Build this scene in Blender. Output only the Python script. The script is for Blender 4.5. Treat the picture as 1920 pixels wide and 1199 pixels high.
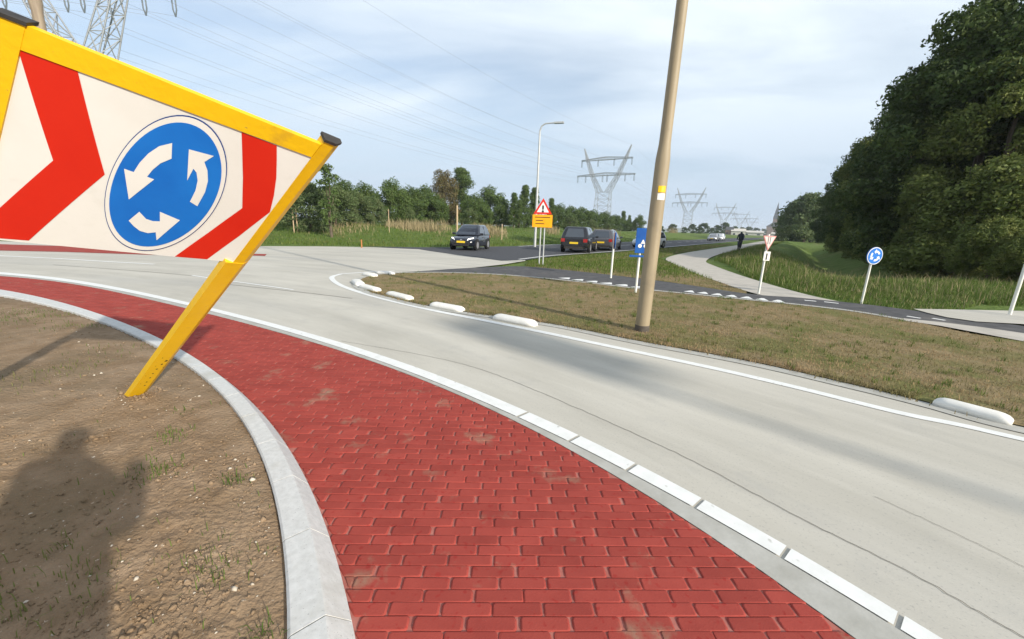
import bpy, bmesh, math, random
import numpy as np
from mathutils import Vector, Matrix, noise as mnoise

random.seed(7); rng = np.random.default_rng(7)
R_ = math.radians
SC = bpy.context.scene
for o in list(bpy.data.objects): bpy.data.objects.remove(o)

# ------------------------------------------------------------------ camera
CX, CY, FPX, PITCH, ROLL, CAMH = 960.0, 599.5, 740.0, R_(13.2), R_(1.9), 1.45
_cp, _sp, _cr, _sr = math.cos(PITCH), math.sin(PITCH), math.cos(ROLL), math.sin(ROLL)
FWD = np.array([0, _cp, -_sp]); _r0 = np.array([1., 0, 0]); _u0 = np.array([0, _sp, _cp])
RIGHT = _cr * _r0 + _sr * _u0; UP = -_sr * _r0 + _cr * _u0
CAM = np.array([0, 0, CAMH])
cd = bpy.data.cameras.new('camera'); cam = bpy.data.objects.new('camera', cd); SC.collection.objects.link(cam)
cd.sensor_fit = 'HORIZONTAL'; cd.sensor_width = 36; cd.lens = 36 * FPX / 1920
cd.clip_start = 0.05; cd.clip_end = 8000
cam.matrix_world = Matrix(((RIGHT[0], UP[0], -FWD[0], 0), (RIGHT[1], UP[1], -FWD[1], 0), (RIGHT[2], UP[2], -FWD[2], CAMH), (0, 0, 0, 1)))
SC.camera = cam

# ------------------------------------------------------------------ sky, sun, exposure
SUN_EL, SUN_AZ = R_(21.5), R_(-45)        # azimuth measured from +X, counter-clockwise
SUND = np.array([math.cos(SUN_EL) * math.cos(SUN_AZ), math.cos(SUN_EL) * math.sin(SUN_AZ), math.sin(SUN_EL)])
w = bpy.data.worlds.new('World'); SC.world = w; w.use_nodes = True
nt = w.node_tree; nt.nodes.clear()
def N(t, **k):
    n = nt.nodes.new(t)
    for a, b in k.items(): setattr(n, a, b)
    return n
L = nt.links.new
sky = N('ShaderNodeTexSky'); sky.sky_type = 'NISHITA'; sky.sun_disc = False
sky.sun_elevation = SUN_EL; sky.sun_rotation = R_(90) - SUN_AZ
sky.air_density = 1.0; sky.dust_density = 1.2; sky.ozone_density = 1.5
tc = N('ShaderNodeTexCoord'); sep = N('ShaderNodeSeparateXYZ'); L(tc.outputs['Generated'], sep.inputs[0])
zz = N('ShaderNodeMath', operation='MAXIMUM'); L(sep.outputs[2], zz.inputs[0]); zz.inputs[1].default_value = 0.0
za = N('ShaderNodeMath', operation='ADD'); L(zz.outputs[0], za.inputs[0]); za.inputs[1].default_value = 0.16
dx = N('ShaderNodeMath', operation='DIVIDE'); L(sep.outputs[0], dx.inputs[0]); L(za.outputs[0], dx.inputs[1])
dy = N('ShaderNodeMath', operation='DIVIDE'); L(sep.outputs[1], dy.inputs[0]); L(za.outputs[0], dy.inputs[1])
cmb = N('ShaderNodeCombineXYZ'); L(dx.outputs[0], cmb.inputs[0]); L(dy.outputs[0], cmb.inputs[1])
mp = N('ShaderNodeMapping'); mp.inputs['Scale'].default_value = (0.8, 1.7, 1); mp.inputs['Rotation'].default_value = (0, 0, R_(24)); mp.inputs['Location'].default_value = (3.1, 1.7, 0); L(cmb.outputs[0], mp.inputs[0])
n1 = N('ShaderNodeTexNoise'); n1.inputs['Scale'].default_value = 0.55; n1.inputs['Detail'].default_value = 6; n1.inputs['Roughness'].default_value = 0.52; n1.inputs['Distortion'].default_value = 0.5; L(mp.outputs[0], n1.inputs[0])
cr = N('ShaderNodeValToRGB'); cr.color_ramp.elements[0].position = 0.40; cr.color_ramp.elements[1].position = 0.62
cr.color_ramp.elements[0].color = (0.34, 0.34, 0.34, 1); cr.color_ramp.elements[1].color = (1, 1, 1, 1); L(n1.outputs[0], cr.inputs[0])
mx = N('ShaderNodeMixRGB'); L(cr.outputs[0], mx.inputs[0]); L(sky.outputs[0], mx.inputs[1]); mx.inputs[2].default_value = (5.9, 6.5, 7.0, 1)
bg = N('ShaderNodeBackground'); bg.inputs[1].default_value = 0.125; 
hz = N('ShaderNodeMapRange'); hz.interpolation_type = 'SMOOTHSTEP'; L(zz.outputs[0], hz.inputs[0])
hz.inputs[1].default_value = 0.0; hz.inputs[2].default_value = 0.40; hz.inputs[3].default_value = 0.95; hz.inputs[4].default_value = 0.0
mh = N('ShaderNodeMixRGB'); L(hz.outputs[0], mh.inputs[0]); L(mx.outputs[0], mh.inputs[1]); mh.inputs[2].default_value = (3.35, 4.15, 5.1, 1)
L(mh.outputs[0], bg.inputs[0])
wo = N('ShaderNodeOutputWorld'); L(bg.outputs[0], wo.inputs[0])
sl = bpy.data.lights.new('sun', 'SUN'); sl.energy = 4.5; sl.angle = R_(0.9); sl.color = (1.0, 0.93, 0.82)
so = bpy.data.objects.new('sun', sl); SC.collection.objects.link(so)
so.rotation_euler = Vector(SUND).to_track_quat('Z', 'Y').to_euler(); so.location = (20, -20, 30)
SC.view_settings.view_transform = 'Standard'; SC.view_settings.look = 'None'; SC.view_settings.gamma = 1
SC.view_settings.exposure = 0.42; SC.view_settings.use_curve_mapping = False

# ------------------------------------------------------------------ pixel -> place
def ray(x, y):
    return FWD + (x - CX) / FPX * RIGHT - (y - CY) / FPX * UP
def G(x, y, z=0.0):
    d = ray(x, y); t = (z - CAMH) / d[2]
    return np.array([d[0] * t, d[1] * t])
def az(x, y=440.0):
    d = ray(x, y); return d[:2] / np.hypot(d[0], d[1])
def at(x, y, dist):          # point along the pixel's direction at a horizontal distance
    d = ray(x, y); k = dist / np.hypot(d[0], d[1]); return CAM + d * k
def PX(P):
    d = np.asarray(P, float) - CAM; z = d @ FWD
    return np.stack([CX + FPX * (d @ RIGHT) / z, CY - FPX * (d @ UP) / z], -1)

# ------------------------------------------------------------------ helpers
COL = SC.collection
def link(o, parent=None):
    COL.objects.link(o)
    if parent is not None: o.parent = parent
    return o
def tag(o, label=None, cat=None, group=None, kind=None):
    if label: o['label'] = label
    if cat: o['category'] = cat
    if group: o['group'] = group
    if kind: o['kind'] = kind
    return o
def empty(name, loc=(0, 0, 0), rz=0.0, **k):
    o = bpy.data.objects.new(name, None); o.empty_display_size = 0.2; link(o); o.location = loc; o.rotation_euler = (0, 0, rz)
    return tag(o, **k)
def copy_tree(o, parent=None):
    c = o.copy(); link(c); c.parent = parent
    for ch in list(o.children): copy_tree(ch, c)
    return c
def mesh_np(name, V, F, mat, parent=None, smooth=False):
    V = np.asarray(V, np.float32); F = np.asarray(F, np.int32); k = F.shape[1]
    me = bpy.data.meshes.new(name); me.vertices.add(len(V)); me.vertices.foreach_set('co', V.ravel())
    me.loops.add(F.size); me.loops.foreach_set('vertex_index', F.ravel()); me.polygons.add(len(F))
    me.polygons.foreach_set('loop_start', np.arange(len(F), dtype=np.int32) * k); me.polygons.foreach_set('loop_total', np.full(len(F), k, np.int32))
    if smooth: me.polygons.foreach_set('use_smooth', np.ones(len(F), bool))
    me.update(); me.validate()
    if mat: me.materials.append(mat)
    return link(bpy.data.objects.new(name, me), parent)
class MB:
    def __init__(s): s.v = []; s.f = []; s.sm = []
    def add(s, vs, fs, smooth=False):
        b = len(s.v); s.v += [tuple(map(float, q)) for q in vs]; s.f += [tuple(b + i for i in f) for f in fs]; s.sm += [smooth] * len(fs); return s
    def box(s, c, size, rot=None, bev=0.0):
        hx, hy, hz = size[0] / 2, size[1] / 2, size[2] / 2
        vs = [Vector((sx * hx, sy * hy, sz * hz)) for sz in (-1, 1) for sy in (-1, 1) for sx in (-1, 1)]
        if rot is not None: vs = [rot @ q for q in vs]
        c = Vector(c)
        return s.add([q + c for q in vs], [(0, 2, 3, 1), (4, 5, 7, 6), (0, 1, 5, 4), (2, 6, 7, 3), (0, 4, 6, 2), (1, 3, 7, 5)])
    def tube(s, p0, p1, r0, r1=None, n=8, cap=True):
        r1 = r0 if r1 is None else r1
        p0, p1 = Vector(p0), Vector(p1); d = (p1 - p0).normalized()
        a = d.orthogonal().normalized(); b = d.cross(a)
        vs = []
        for p, r in ((p0, r0), (p1, r1)):
            for i in range(n):
                t = 2 * math.pi * i / n; vs.append(p + (a * math.cos(t) + b * math.sin(t)) * r)
        s.add(vs, [(i, (i + 1) % n, n + (i + 1) % n, n + i) for i in range(n)], True)
        if cap: s.add(vs, [tuple(range(n - 1, -1, -1)), tuple(range(n, 2 * n))])
        return s
    def path(s, pts, rad, n=8):
        pts = [Vector(p) for p in pts]
        if not hasattr(rad, '__len__'): rad = [rad] * len(pts)
        vs = []; a = None
        for i, p in enumerate(pts):
            d = (pts[min(i + 1, len(pts) - 1)] - pts[max(i - 1, 0)]).normalized()
            a = d.orthogonal().normalized() if a is None else (a - d * a.dot(d)).normalized()
            b = d.cross(a)
            for k in range(n):
                t = 2 * math.pi * k / n; vs.append(p + (a * math.cos(t) + b * math.sin(t)) * rad[i])
        fs = [(i * n + k, i * n + (k + 1) % n, (i + 1) * n + (k + 1) % n, (i + 1) * n + k) for i in range(len(pts) - 1) for k in range(n)]
        s.add(vs, fs, True); m = (len(pts) - 1) * n
        s.add([vs[k] for k in range(n)] + [vs[m + k] for k in range(n)], [tuple(range(n - 1, -1, -1)), tuple(range(n, 2 * n))])
        return s
    def prism(s, poly, t, M=None):        # 2D outline in local XY, thickness t along local +Z
        n = len(poly); vs = [Vector((x, y, 0)) for x, y in poly] + [Vector((x, y, t)) for x, y in poly]
        if M is not None: vs = [M @ q for q in vs]
        return s.add(vs, [tuple(range(n - 1, -1, -1)), tuple(range(n, 2 * n))] + [(i, (i + 1) % n, n + (i + 1) % n, n + i) for i in range(n)])
    def loft(s, secs, smooth=True, cap=True, close=True):
        n = len(secs[0]); vs = [q for sec in secs for q in sec]; fs = []
        for i in range(len(secs) - 1):
            for k in range(n if close else n - 1):
                fs.append((i * n + k, i * n + (k + 1) % n, (i + 1) * n + (k + 1) % n, (i + 1) * n + k))
        s.add(vs, fs, smooth)
        if cap: s.add(list(secs[0]) + list(secs[-1]), [tuple(range(n - 1, -1, -1)), tuple(range(n, 2 * n))])
        return s
    def build(s, name, mat, parent=None):
        me = bpy.data.meshes.new(name); me.from_pydata(s.v, [], s.f); me.polygons.foreach_set('use_smooth', s.sm)
        bm = bmesh.new(); bm.from_mesh(me); bmesh.ops.recalc_face_normals(bm, faces=bm.faces); bm.to_mesh(me); bm.free()
        me.materials.append(mat); me.update()
        return link(bpy.data.objects.new(name, me), parent)
def bevel(o, wd, seg=2):
    m = o.modifiers.new('bevel', 'BEVEL'); m.width = wd; m.segments = seg; m.limit_method = 'ANGLE'; m.angle_limit = R_(35); return o

def lin(h):
    c = [int(h[i:i + 2], 16) / 255 for i in (0, 2, 4)]
    return tuple((v / 12.92 if v <= .04045 else ((v + .055) / 1.055) ** 2.4) for v in c)
def mat(name, c1, c2=None, scale=5.0, rough=0.8, bump=0.0, bscale=None, metal=0.0, spec=0.3, stretch=None, c3=None, s3=0.6, t3=(0.55, 0.7), detail=6, coat=0.0, bdist=0.02, trans=0.0, speck=None):
    m = bpy.data.materials.new(name); m.use_nodes = True; t = m.node_tree; b = t.nodes['Principled BSDF']
    b.inputs['Roughness'].default_value = rough; b.inputs['Metallic'].default_value = metal; b.inputs['Specular IOR Level'].default_value = spec
    b.inputs['Coat Weight'].default_value = coat
    def nn(ty): return t.nodes.new(ty)
    ge = nn('ShaderNodeNewGeometry'); src = ge.outputs['Position']
    if stretch:
        mpn = nn('ShaderNodeMapping'); mpn.inputs['Scale'].default_value = stretch[:3]
        if len(stretch) > 3: mpn.inputs['Rotation'].default_value = (0, 0, stretch[3])
        t.links.new(src, mpn.inputs[0]); srcs = mpn.outputs[0]
    else: srcs = src
    col = None
    if c2 is not None:
        no = nn('ShaderNodeTexNoise'); no.inputs['Scale'].default_value = scale; no.inputs['Detail'].default_value = detail; no.inputs['Roughness'].default_value = 0.6
        t.links.new(srcs, no.inputs[0])
        rp = nn('ShaderNodeValToRGB'); rp.color_ramp.elements[0].position = 0.33; rp.color_ramp.elements[1].position = 0.67
        rp.color_ramp.elements[0].color = (*c1, 1); rp.color_ramp.elements[1].color = (*c2, 1); t.links.new(no.outputs[0], rp.inputs[0]); col = rp.outputs[0]
    if c3 is not None:
        n3 = nn('ShaderNodeTexNoise'); n3.inputs['Scale'].default_value = s3; n3.inputs['Detail'].default_value = 5; n3.inputs['Roughness'].default_value = 0.65; t.links.new(src, n3.inputs[0])
        r3 = nn('ShaderNodeValToRGB'); r3.color_ramp.elements[0].position = t3[0]; r3.color_ramp.elements[1].position = t3[1]; t.links.new(n3.outputs[0], r3.inputs[0])
        m3 = nn('ShaderNodeMixRGB'); t.links.new(r3.outputs[0], m3.inputs[0])
        if col: t.links.new(col, m3.inputs[1])
        else: m3.inputs[1].default_value = (*c1, 1)
        m3.inputs[2].default_value = (*c3, 1); col = m3.outputs[0]
    if speck is not None:                       # fine dark grains: (colour, scale, threshold)
        n4 = nn('ShaderNodeTexNoise'); n4.inputs['Scale'].default_value = speck[1]; n4.inputs['Detail'].default_value = 2; t.links.new(src, n4.inputs[0])
        r4 = nn('ShaderNodeValToRGB'); r4.color_ramp.elements[0].position = speck[2]; r4.color_ramp.elements[1].position = speck[2] + .08; t.links.new(n4.outputs[0], r4.inputs[0])
        m4 = nn('ShaderNodeMixRGB'); t.links.new(r4.outputs[0], m4.inputs[0]); t.links.new(col, m4.inputs[1]); m4.inputs[2].default_value = (*speck[0], 1); col = m4.outputs[0]
    if col: t.links.new(col, b.inputs['Base Color'])
    else: b.inputs['Base Color'].default_value = (*c1, 1)
    if bump:
        nb = nn('ShaderNodeTexNoise'); nb.inputs['Scale'].default_value = bscale or scale * 4; nb.inputs['Detail'].default_value = 6; t.links.new(srcs, nb.inputs[0])
        bp = nn('ShaderNodeBump'); bp.inputs['Strength'].default_value = bump; bp.inputs['Distance'].default_value = bdist
        t.links.new(nb.outputs[0], bp.inputs['Height']); t.links.new(bp.outputs[0], b.inputs['Normal'])
    if trans > 0:
        tr = nn('ShaderNodeBsdfTranslucent'); ms = nn('ShaderNodeMixShader'); ms.inputs[0].default_value = trans
        if col: t.links.new(col, tr.inputs[0])
        else: tr.inputs[0].default_value = (*c1, 1)
        t.links.new(b.outputs[0], ms.inputs[1]); t.links.new(tr.outputs[0], ms.inputs[2]); t.links.new(ms.outputs[0], t.nodes['Material Output'].inputs[0])
    return m

M = dict(
    concrete=mat('concrete', (.385, .366, .318), (.47, .447, .395), 1.2, .85, .15, 60, stretch=(.25, 2.2, 1, R_(-48)), c3=(.335, .325, .30), s3=.35, t3=(.58, .8), bdist=.004, speck=((.33, .32, .30), 9, .70)),
    concrete2=mat('concrete_path', (.40, .37, .32), (.50, .46, .40), 3, .9, .2, 50, bdist=.004),
    gutter=mat('gutter_concrete', (.36, .35, .31), (.46, .45, .41), 6, .9, .2, 60, bdist=.004),
    kerb=mat('kerb_concrete', (.50, .50, .48), (.60, .60, .58), 30, .88, .25, 90, bdist=.003, speck=((.28, .28, .27), 140, .66), c3=(.46, .45, .41), s3=2.0),
    mortar=mat('mortar', (.13, .12, .10), (.20, .18, .15), 20, .95),
    asphalt=mat('asphalt', (.045, .045, .050), (.075, .075, .080), 8, .82, .3, 120, bdist=.004),
    asphalt2=mat('asphalt_cycle', (.060, .058, .060), (.10, .098, .098), 5, .85, .3, 120, bdist=.004, c3=(.14, .13, .12), s3=.9),
    paint=mat('road_paint', (.70, .70, .67), (.78, .78, .75), 10, .7, .15, 80, bdist=.002, speck=((.54, .53, .49), 18, .66)),
    brick=mat('red_brick', (.285, .050, .039), (.335, .062, .047), 5, .84, .3, 160, bdist=.003, spec=.12, c3=(.29, .19, .13), s3=2.7, t3=(.58, .74), speck=((.29, .038, .030), 30, .62)),
    brickjoint=mat('red_joint', (.34, .10, .078), (.43, .17, .135), 14, .9),
    soil=mat('soil', (.215, .145, .085), (.315, .225, .145), 5, .97, .8, 45, spec=.1, bdist=.02, c3=(.19, .14, .085), s3=1.1, t3=(.5, .72), speck=((.44, .36, .27), 60, .68)),
    verge=mat('verge_earth', (.20, .15, .075), (.28, .215, .12), 6, .97, .7, 40, spec=.1, c3=(.155, .15, .055), s3=.9, t3=(.46, .60)),
    field=mat('field_grass', (.085, .135, .028), (.14, .185, .052), 1.3, .95, .6, 9, spec=.1, c3=(.21, .17, .085), s3=.22, t3=(.56, .78), bdist=.15),
    blade=mat('grass_blade', (.185, .17, .065), (.28, .225, .115), 2.2, .85, spec=.15, c3=(.36, .255, .14), s3=1.3, t3=(.46, .56), trans=.25),
    green=mat('green_grass', (.07, .13, .02), (.14, .19, .04), 3.0, .8, spec=.15, trans=.3, c3=(.20, .19, .07), s3=.6, t3=(.5, .7)),
    tall=mat('tall_grass', (.095, .15, .030), (.16, .205, .055), 1.5, .85, spec=.15, trans=.3, c3=(.22, .21, .09), s3=.5, t3=(.58, .76)),
    reed=mat('dry_reed', (.30, .245, .13), (.40, .325, .19), 2, .9, spec=.1, trans=.2),
    stone=mat('pebble', (.42, .36, .28), (.60, .54, .45), 9, .85),
    yellow=mat('yellow_paint', (.77, .455, .005), (.83, .50, .008), 3, .42, .12, 30, spec=.4, c3=(.60, .34, .02), s3=5, t3=(.62, .76), speck=((.42, .26, .05), 38, .72)),
    white=mat('reflective_white', (.72, .70, .655), (.77, .75, .71), 2.5, .34, spec=.45, c3=(.66, .64, .59), s3=4, t3=(.6, .8)),
    red=mat('reflective_red', (.58, .016, .006), (.63, .022, .008), 2.5, .38, spec=.4),
    blue=mat('reflective_blue', (.006, .13, .50), (.010, .17, .58), 3, .38, spec=.4),
    navy=mat('board_blue', (.008, .075, .30), (.012, .10, .36), 4, .45),
    dkblue=mat('dark_blue', (.01, .05, .22), rough=.4),
    black=mat('black_plastic', (.025, .023, .022), (.05, .045, .04), 20, .6),
    grime=mat('grime', (.05, .035, .02), rough=.9),
    pole=mat('painted_pole', (.27, .215, .135), (.33, .265, .17), 2.0, .55, .1, 30, spec=.35, stretch=(6, 6, .5), c3=(.22, .18, .12), s3=2.2, t3=(.55, .75)),
    poledark=mat('pole_foot', (.07, .06, .05), (.12, .10, .08), 14, .8),
    polebrown=mat('brown_pole', (.22, .17, .12), (.30, .24, .17), 2.0, .6, stretch=(6, 6, .5)),
    galv=mat('galvanised', (.42, .43, .42), (.55, .56, .55), 6, .5, metal=.3),
    postwhite=mat('white_post', (.70, .69, .62), (.78, .77, .70), 5, .6),
    lattice=mat('pylon_steel', (.30, .315, .33), (.38, .39, .40), 3, .6, metal=.2),
    wire=mat('wire', (.22, .23, .25), rough=.6, metal=.3),
    glassins=mat('insulator', (.10, .12, .13), rough=.3),
    orange=mat('orange_board', (.85, .33, .006), (.88, .38, .01), 4, .45),
    wood=mat('stake_wood', (.38, .28, .17), (.50, .38, .24), 8, .85, stretch=(8, 8, 1)),
    cblack=mat('car_black', (.010, .011, .014), rough=.22, spec=.5, coat=.6),
    cblue=mat('car_dark_blue', (.005, .007, .014), rough=.2, spec=.5, coat=.8),
    cgrey=mat('car_grey', (.10, .10, .11), rough=.28, spec=.5, coat=.6, metal=.4),
    cwhite=mat('car_white', (.70, .71, .72), rough=.3, spec=.5, coat=.5),
    csilver=mat('car_silver', (.42, .43, .45), rough=.3, spec=.5, coat=.5, metal=.5),
    glass=mat('car_glass', (.035, .045, .060), rough=.06, spec=.8, coat=.5),
    tyre=mat('tyre', (.020, .020, .021), rough=.85),
    rim=mat('rim', (.50, .50, .52), rough=.35, metal=.7),
    lamp=mat('headlight', (.75, .78, .80), rough=.12, spec=.8),
    tail=mat('tail_light', (.35, .015, .012), rough=.2, spec=.6),
    plate=mat('number_plate', (.75, .52, .03), rough=.5),
    bark=mat('bark', (.085, .065, .045), (.15, .12, .085), 6, .95, .7, 25, stretch=(3, 3, .6)),
    cloth=mat('dark_jacket', (.03, .035, .05), (.05, .055, .07), 9, .95),
    skin=mat('skin', (.50, .30, .21), rough=.6),
    phone=mat('phone_case', (.02, .02, .02), rough=.3),
    roof=mat('slate', (.07, .075, .085), (.11, .115, .12), 2, .8),
    bwall=mat('building_wall', (.50, .47, .42), (.60, .57, .51), 1, .9),
    bbrick=mat('building_brick', (.22, .15, .12), (.28, .19, .15), 1, .9),
    orangepost=mat('orange_post', (.38, .15, .05), (.45, .18, .06), 5, .7),
)
def road_material(name, dark, light, stain):
    m = bpy.data.materials.new(name); m.use_nodes = True; t = m.node_tree; b = t.nodes['Principled BSDF']; ln = t.links.new
    def nn(ty, **k):
        n_ = t.nodes.new(ty)
        for a_, v_ in k.items(): setattr(n_, a_, v_)
        return n_
    def noise(vec, sc, det=5, ro=.6):
        n_ = nn('ShaderNodeTexNoise'); n_.inputs['Scale'].default_value = sc; n_.inputs['Detail'].default_value = det; n_.inputs['Roughness'].default_value = ro; ln(vec, n_.inputs[0]); return n_.outputs[0]
    def ramp(v, p0, p1, c0=(0, 0, 0), c1=(1, 1, 1)):
        r_ = nn('ShaderNodeValToRGB'); e = r_.color_ramp.elements; e[0].position = p0; e[1].position = p1; e[0].color = (*c0, 1); e[1].color = (*c1, 1); ln(v, r_.inputs[0]); return r_.outputs[0]
    def mix(f_, a_, c_, k=1.0):
        x_ = nn('ShaderNodeMixRGB'); q_ = nn('ShaderNodeMath', operation='MULTIPLY'); q_.inputs[1].default_value = k; ln(f_, q_.inputs[0]); ln(q_.outputs[0], x_.inputs[0]); ln(a_, x_.inputs[1]); x_.inputs[2].default_value = (*c_, 1); return x_.outputs[0]
    pos = nn('ShaderNodeNewGeometry').outputs['Position']
    sub = nn('ShaderNodeVectorMath', operation='SUBTRACT'); ln(pos, sub.inputs[0]); sub.inputs[1].default_value = (-15, -12, 0)
    sx = nn('ShaderNodeSeparateXYZ'); ln(sub.outputs[0], sx.inputs[0])
    at_ = nn('ShaderNodeMath', operation='ARCTAN2'); ln(sx.outputs[1], at_.inputs[0]); ln(sx.outputs[0], at_.inputs[1])
    le = nn('ShaderNodeVectorMath', operation='LENGTH'); ln(sub.outputs[0], le.inputs[0])
    cb_ = nn('ShaderNodeCombineXYZ'); ln(le.outputs['Value'], cb_.inputs[0])
    a6 = nn('ShaderNodeMath', operation='MULTIPLY'); a6.inputs[1].default_value = 4.0; ln(at_.outputs[0], a6.inputs[0]); ln(a6.outputs[0], cb_.inputs[1])
    pv_ = cb_.outputs[0]
    col = ramp(noise(pv_, 1.6, 8, .62), .32, .68, dark, light)
    col = mix(ramp(noise(pv_, 7, 6, .6), .54, .74), col, light, .55)
    col = mix(ramp(noise(pv_, .9, 4, .5), .52, .75), col, stain, .55)
    col = mix(ramp(noise(pos, 2.2, 6, .65), .56, .74), col, stain, .38)
    col = mix(ramp(noise(pos, 70, 2, .5), .60, .72), col, tuple(v * .72 for v in stain), .45)
    col = mix(ramp(noise(pos, 26, 3, .6), .70, .76), col, tuple(v * .45 for v in stain), .5)
    ln(col, b.inputs['Base Color']); b.inputs['Roughness'].default_value = .88; b.inputs['Specular IOR Level'].default_value = .25
    bp = nn('ShaderNodeBump'); bp.inputs['Strength'].default_value = .22; bp.inputs['Distance'].default_value = .004; ln(noise(pos, 90, 5), bp.inputs['Height']); ln(bp.outputs[0], b.inputs['Normal'])
    return m
M['concrete'] = road_material('concrete', (.425, .40, .342), (.555, .525, .455), (.36, .35, .325))
def leafmat(name, a, b, c, s=.9, tr=.22):
    return mat(name, a, b, s, .7, spec=.25, c3=c, s3=s * 2.4, t3=(.5, .72), trans=tr)
LM = dict(
    dark=leafmat('leaf_dark', (.035, .062, .016), (.070, .105, .025), (.12, .15, .035)),
    olive=leafmat('leaf_olive', (.085, .12, .027), (.15, .18, .042), (.25, .255, .068)),
    mid=leafmat('leaf_mid', (.060, .105, .026), (.10, .15, .040), (.14, .175, .052)),
    pale=leafmat('leaf_pale', (.075, .12, .040), (.13, .17, .065), (.19, .21, .10)),
    brown=leafmat('leaf_brown', (.12, .095, .04), (.17, .135, .055), (.10, .135, .045)),
    far=leafmat('leaf_far', (.045, .08, .028), (.075, .115, .042), (.10, .13, .05), .3),
)

# ------------------------------------------------------------------ roundabout curves (polar about one centre)
C0 = np.array([-15.0, -12.0])
class Ring:
    def __init__(s, px, z=0.0, deg=3):
        P = np.array([G(x, y, z) for x, y in px]) - C0
        th = np.arctan2(P[:, 1], P[:, 0]); r = np.hypot(P[:, 0], P[:, 1])
        s.a, s.b = th.min(), th.max(); s.p = np.polyfit(th, r, deg); s.d = np.polyder(s.p)
    def __call__(s, th):
        t = np.clip(th, s.a, s.b)
        ex = (np.asarray(th) - t)
        sl = np.clip(np.polyval(s.d, t), -6, 6)
        return np.polyval(s.p, t) + sl * np.tanh(ex / .35) * .35
    def pt(s, th, off=0.0):
        r = s(th) + off; return np.stack([C0[0] + r * np.cos(th), C0[1] + r * np.sin(th)], -1)
def pol(P):
    d = np.asarray(P) - C0; return np.arctan2(d[..., 1], d[..., 0]), np.hypot(d[..., 0], d[..., 1])
KZ = 0.10
kerb_in = Ring([(0, 553), (100, 575), (200, 605), (290, 643), (350, 688), (420, 747), (470, 812), (503, 873), (522, 940), (532, 1000), (536, 1080), (535, 1140), (530, 1199)], KZ, 4)
kerb_out = Ring([(0, 545), (150, 581), (250, 614), (340, 660), (420, 710), (480, 770), (540, 840), (590, 920), (620, 980), (640, 1060), (652, 1130), (657, 1199)], 0, 4)
red_out = Ring([(0, 518), (150, 536), (300, 566), (400, 590), (500, 617), (600, 650), (700, 682), (800, 716), (900, 757), (980, 795), (1060, 834), (1150, 887), (1250, 953), (1350, 1022), (1450, 1093), (1540, 1152), (1605, 1199)], 0, 4)
wl_in = Ring([(0, 515), (150, 533), (300, 561), (400, 585), (500, 611), (600, 643), (700, 674), (800, 710), (900, 751), (985, 791), (1080, 835), (1170, 882), (1297, 943), (1455, 1041), (1660, 1173)], 0, 4)
wl_out = Ring([(0, 511), (150, 528), (300, 555), (400, 579), (500, 603), (600, 634), (700, 664), (800, 698), (900, 735), (990, 773), (1085, 815), (1200, 872), (1332, 940), (1489, 1037), (1707, 1171)], 0, 4)
TH0, TH1 = R_(8), R_(118)

def sheet(name, pts, z, m, kind='structure', parent=None, thick=0.0):
    b = MB(); n = len(pts)
    bm = bmesh.new(); vs = [bm.verts.new((float(p[0]), float(p[1]), z)) for p in pts]
    f = bm.faces.new(vs)
    if f.normal.z < 0: f.normal_flip()
    bm.normal_update()
    if f.normal.z < 0: f.normal_flip()
    bmesh.ops.triangulate(bm, faces=bm.faces)
    me = bpy.data.meshes.new(name); bm.to_mesh(me); bm.free(); me.materials.append(m)
    o = link(bpy.data.objects.new(name, me), parent)
    if parent is None: tag(o, kind=kind)
    return o
def band(name, fa, fb, th, z, m, parent=None, kind='structure', za=None):
    A = fa(th); B = fb(th); n = len(th); za = z if za is None else za
    V = np.zeros((2 * n, 3)); V[:n, :2] = A; V[:n, 2] = za; V[n:, :2] = B; V[n:, 2] = z
    F = [(i, n + i, n + i + 1, i + 1) for i in range(n - 1)]
    o = mesh_np(name, V, np.array(F)[:, ::-1], m, parent)
    if parent is None: tag(o, kind=kind)
    return o
def smooth_poly(P, n=12):       # Catmull-Rom through points
    P = np.asarray(P, float); Q = np.vstack([2 * P[0] - P[1], P, 2 * P[-1] - P[-2]]); out = []
    for i in range(1, len(Q) - 2):
        p0, p1, p2, p3 = Q[i - 1:i + 3]
        for t in np.arange(n) / n:
            out.append(.5 * ((2 * p1) + (-p0 + p2) * t + (2 * p0 - 5 * p1 + 4 * p2 - p3) * t ** 2 + (-p0 + 3 * p1 - 3 * p2 + p3) * t ** 3))
    out.append(Q[-2]); return np.array(out)
def strip(name, P, wd, z, m, parent=None, kind='structure', side=0.0):
    P = np.asarray(P, float); T = np.gradient(P, axis=0); T /= np.linalg.norm(T, axis=1)[:, None]; Nn = np.c_[-T[:, 1], T[:, 0]]
    wd = np.broadcast_to(np.asarray(wd, float), (len(P),))[:, None]
    A = P + Nn * wd * (.5 + side); B = P - Nn * wd * (.5 - side); n = len(P)
    V = np.zeros((2 * n, 3)); V[:n, :2] = A; V[n:, :2] = B; V[:, 2] = z
    o = mesh_np(name, V, np.array([(i, n + i, n + i + 1, i + 1) for i in range(n - 1)]), m, parent)
    if parent is None: tag(o, kind=kind)
    return o

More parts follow.
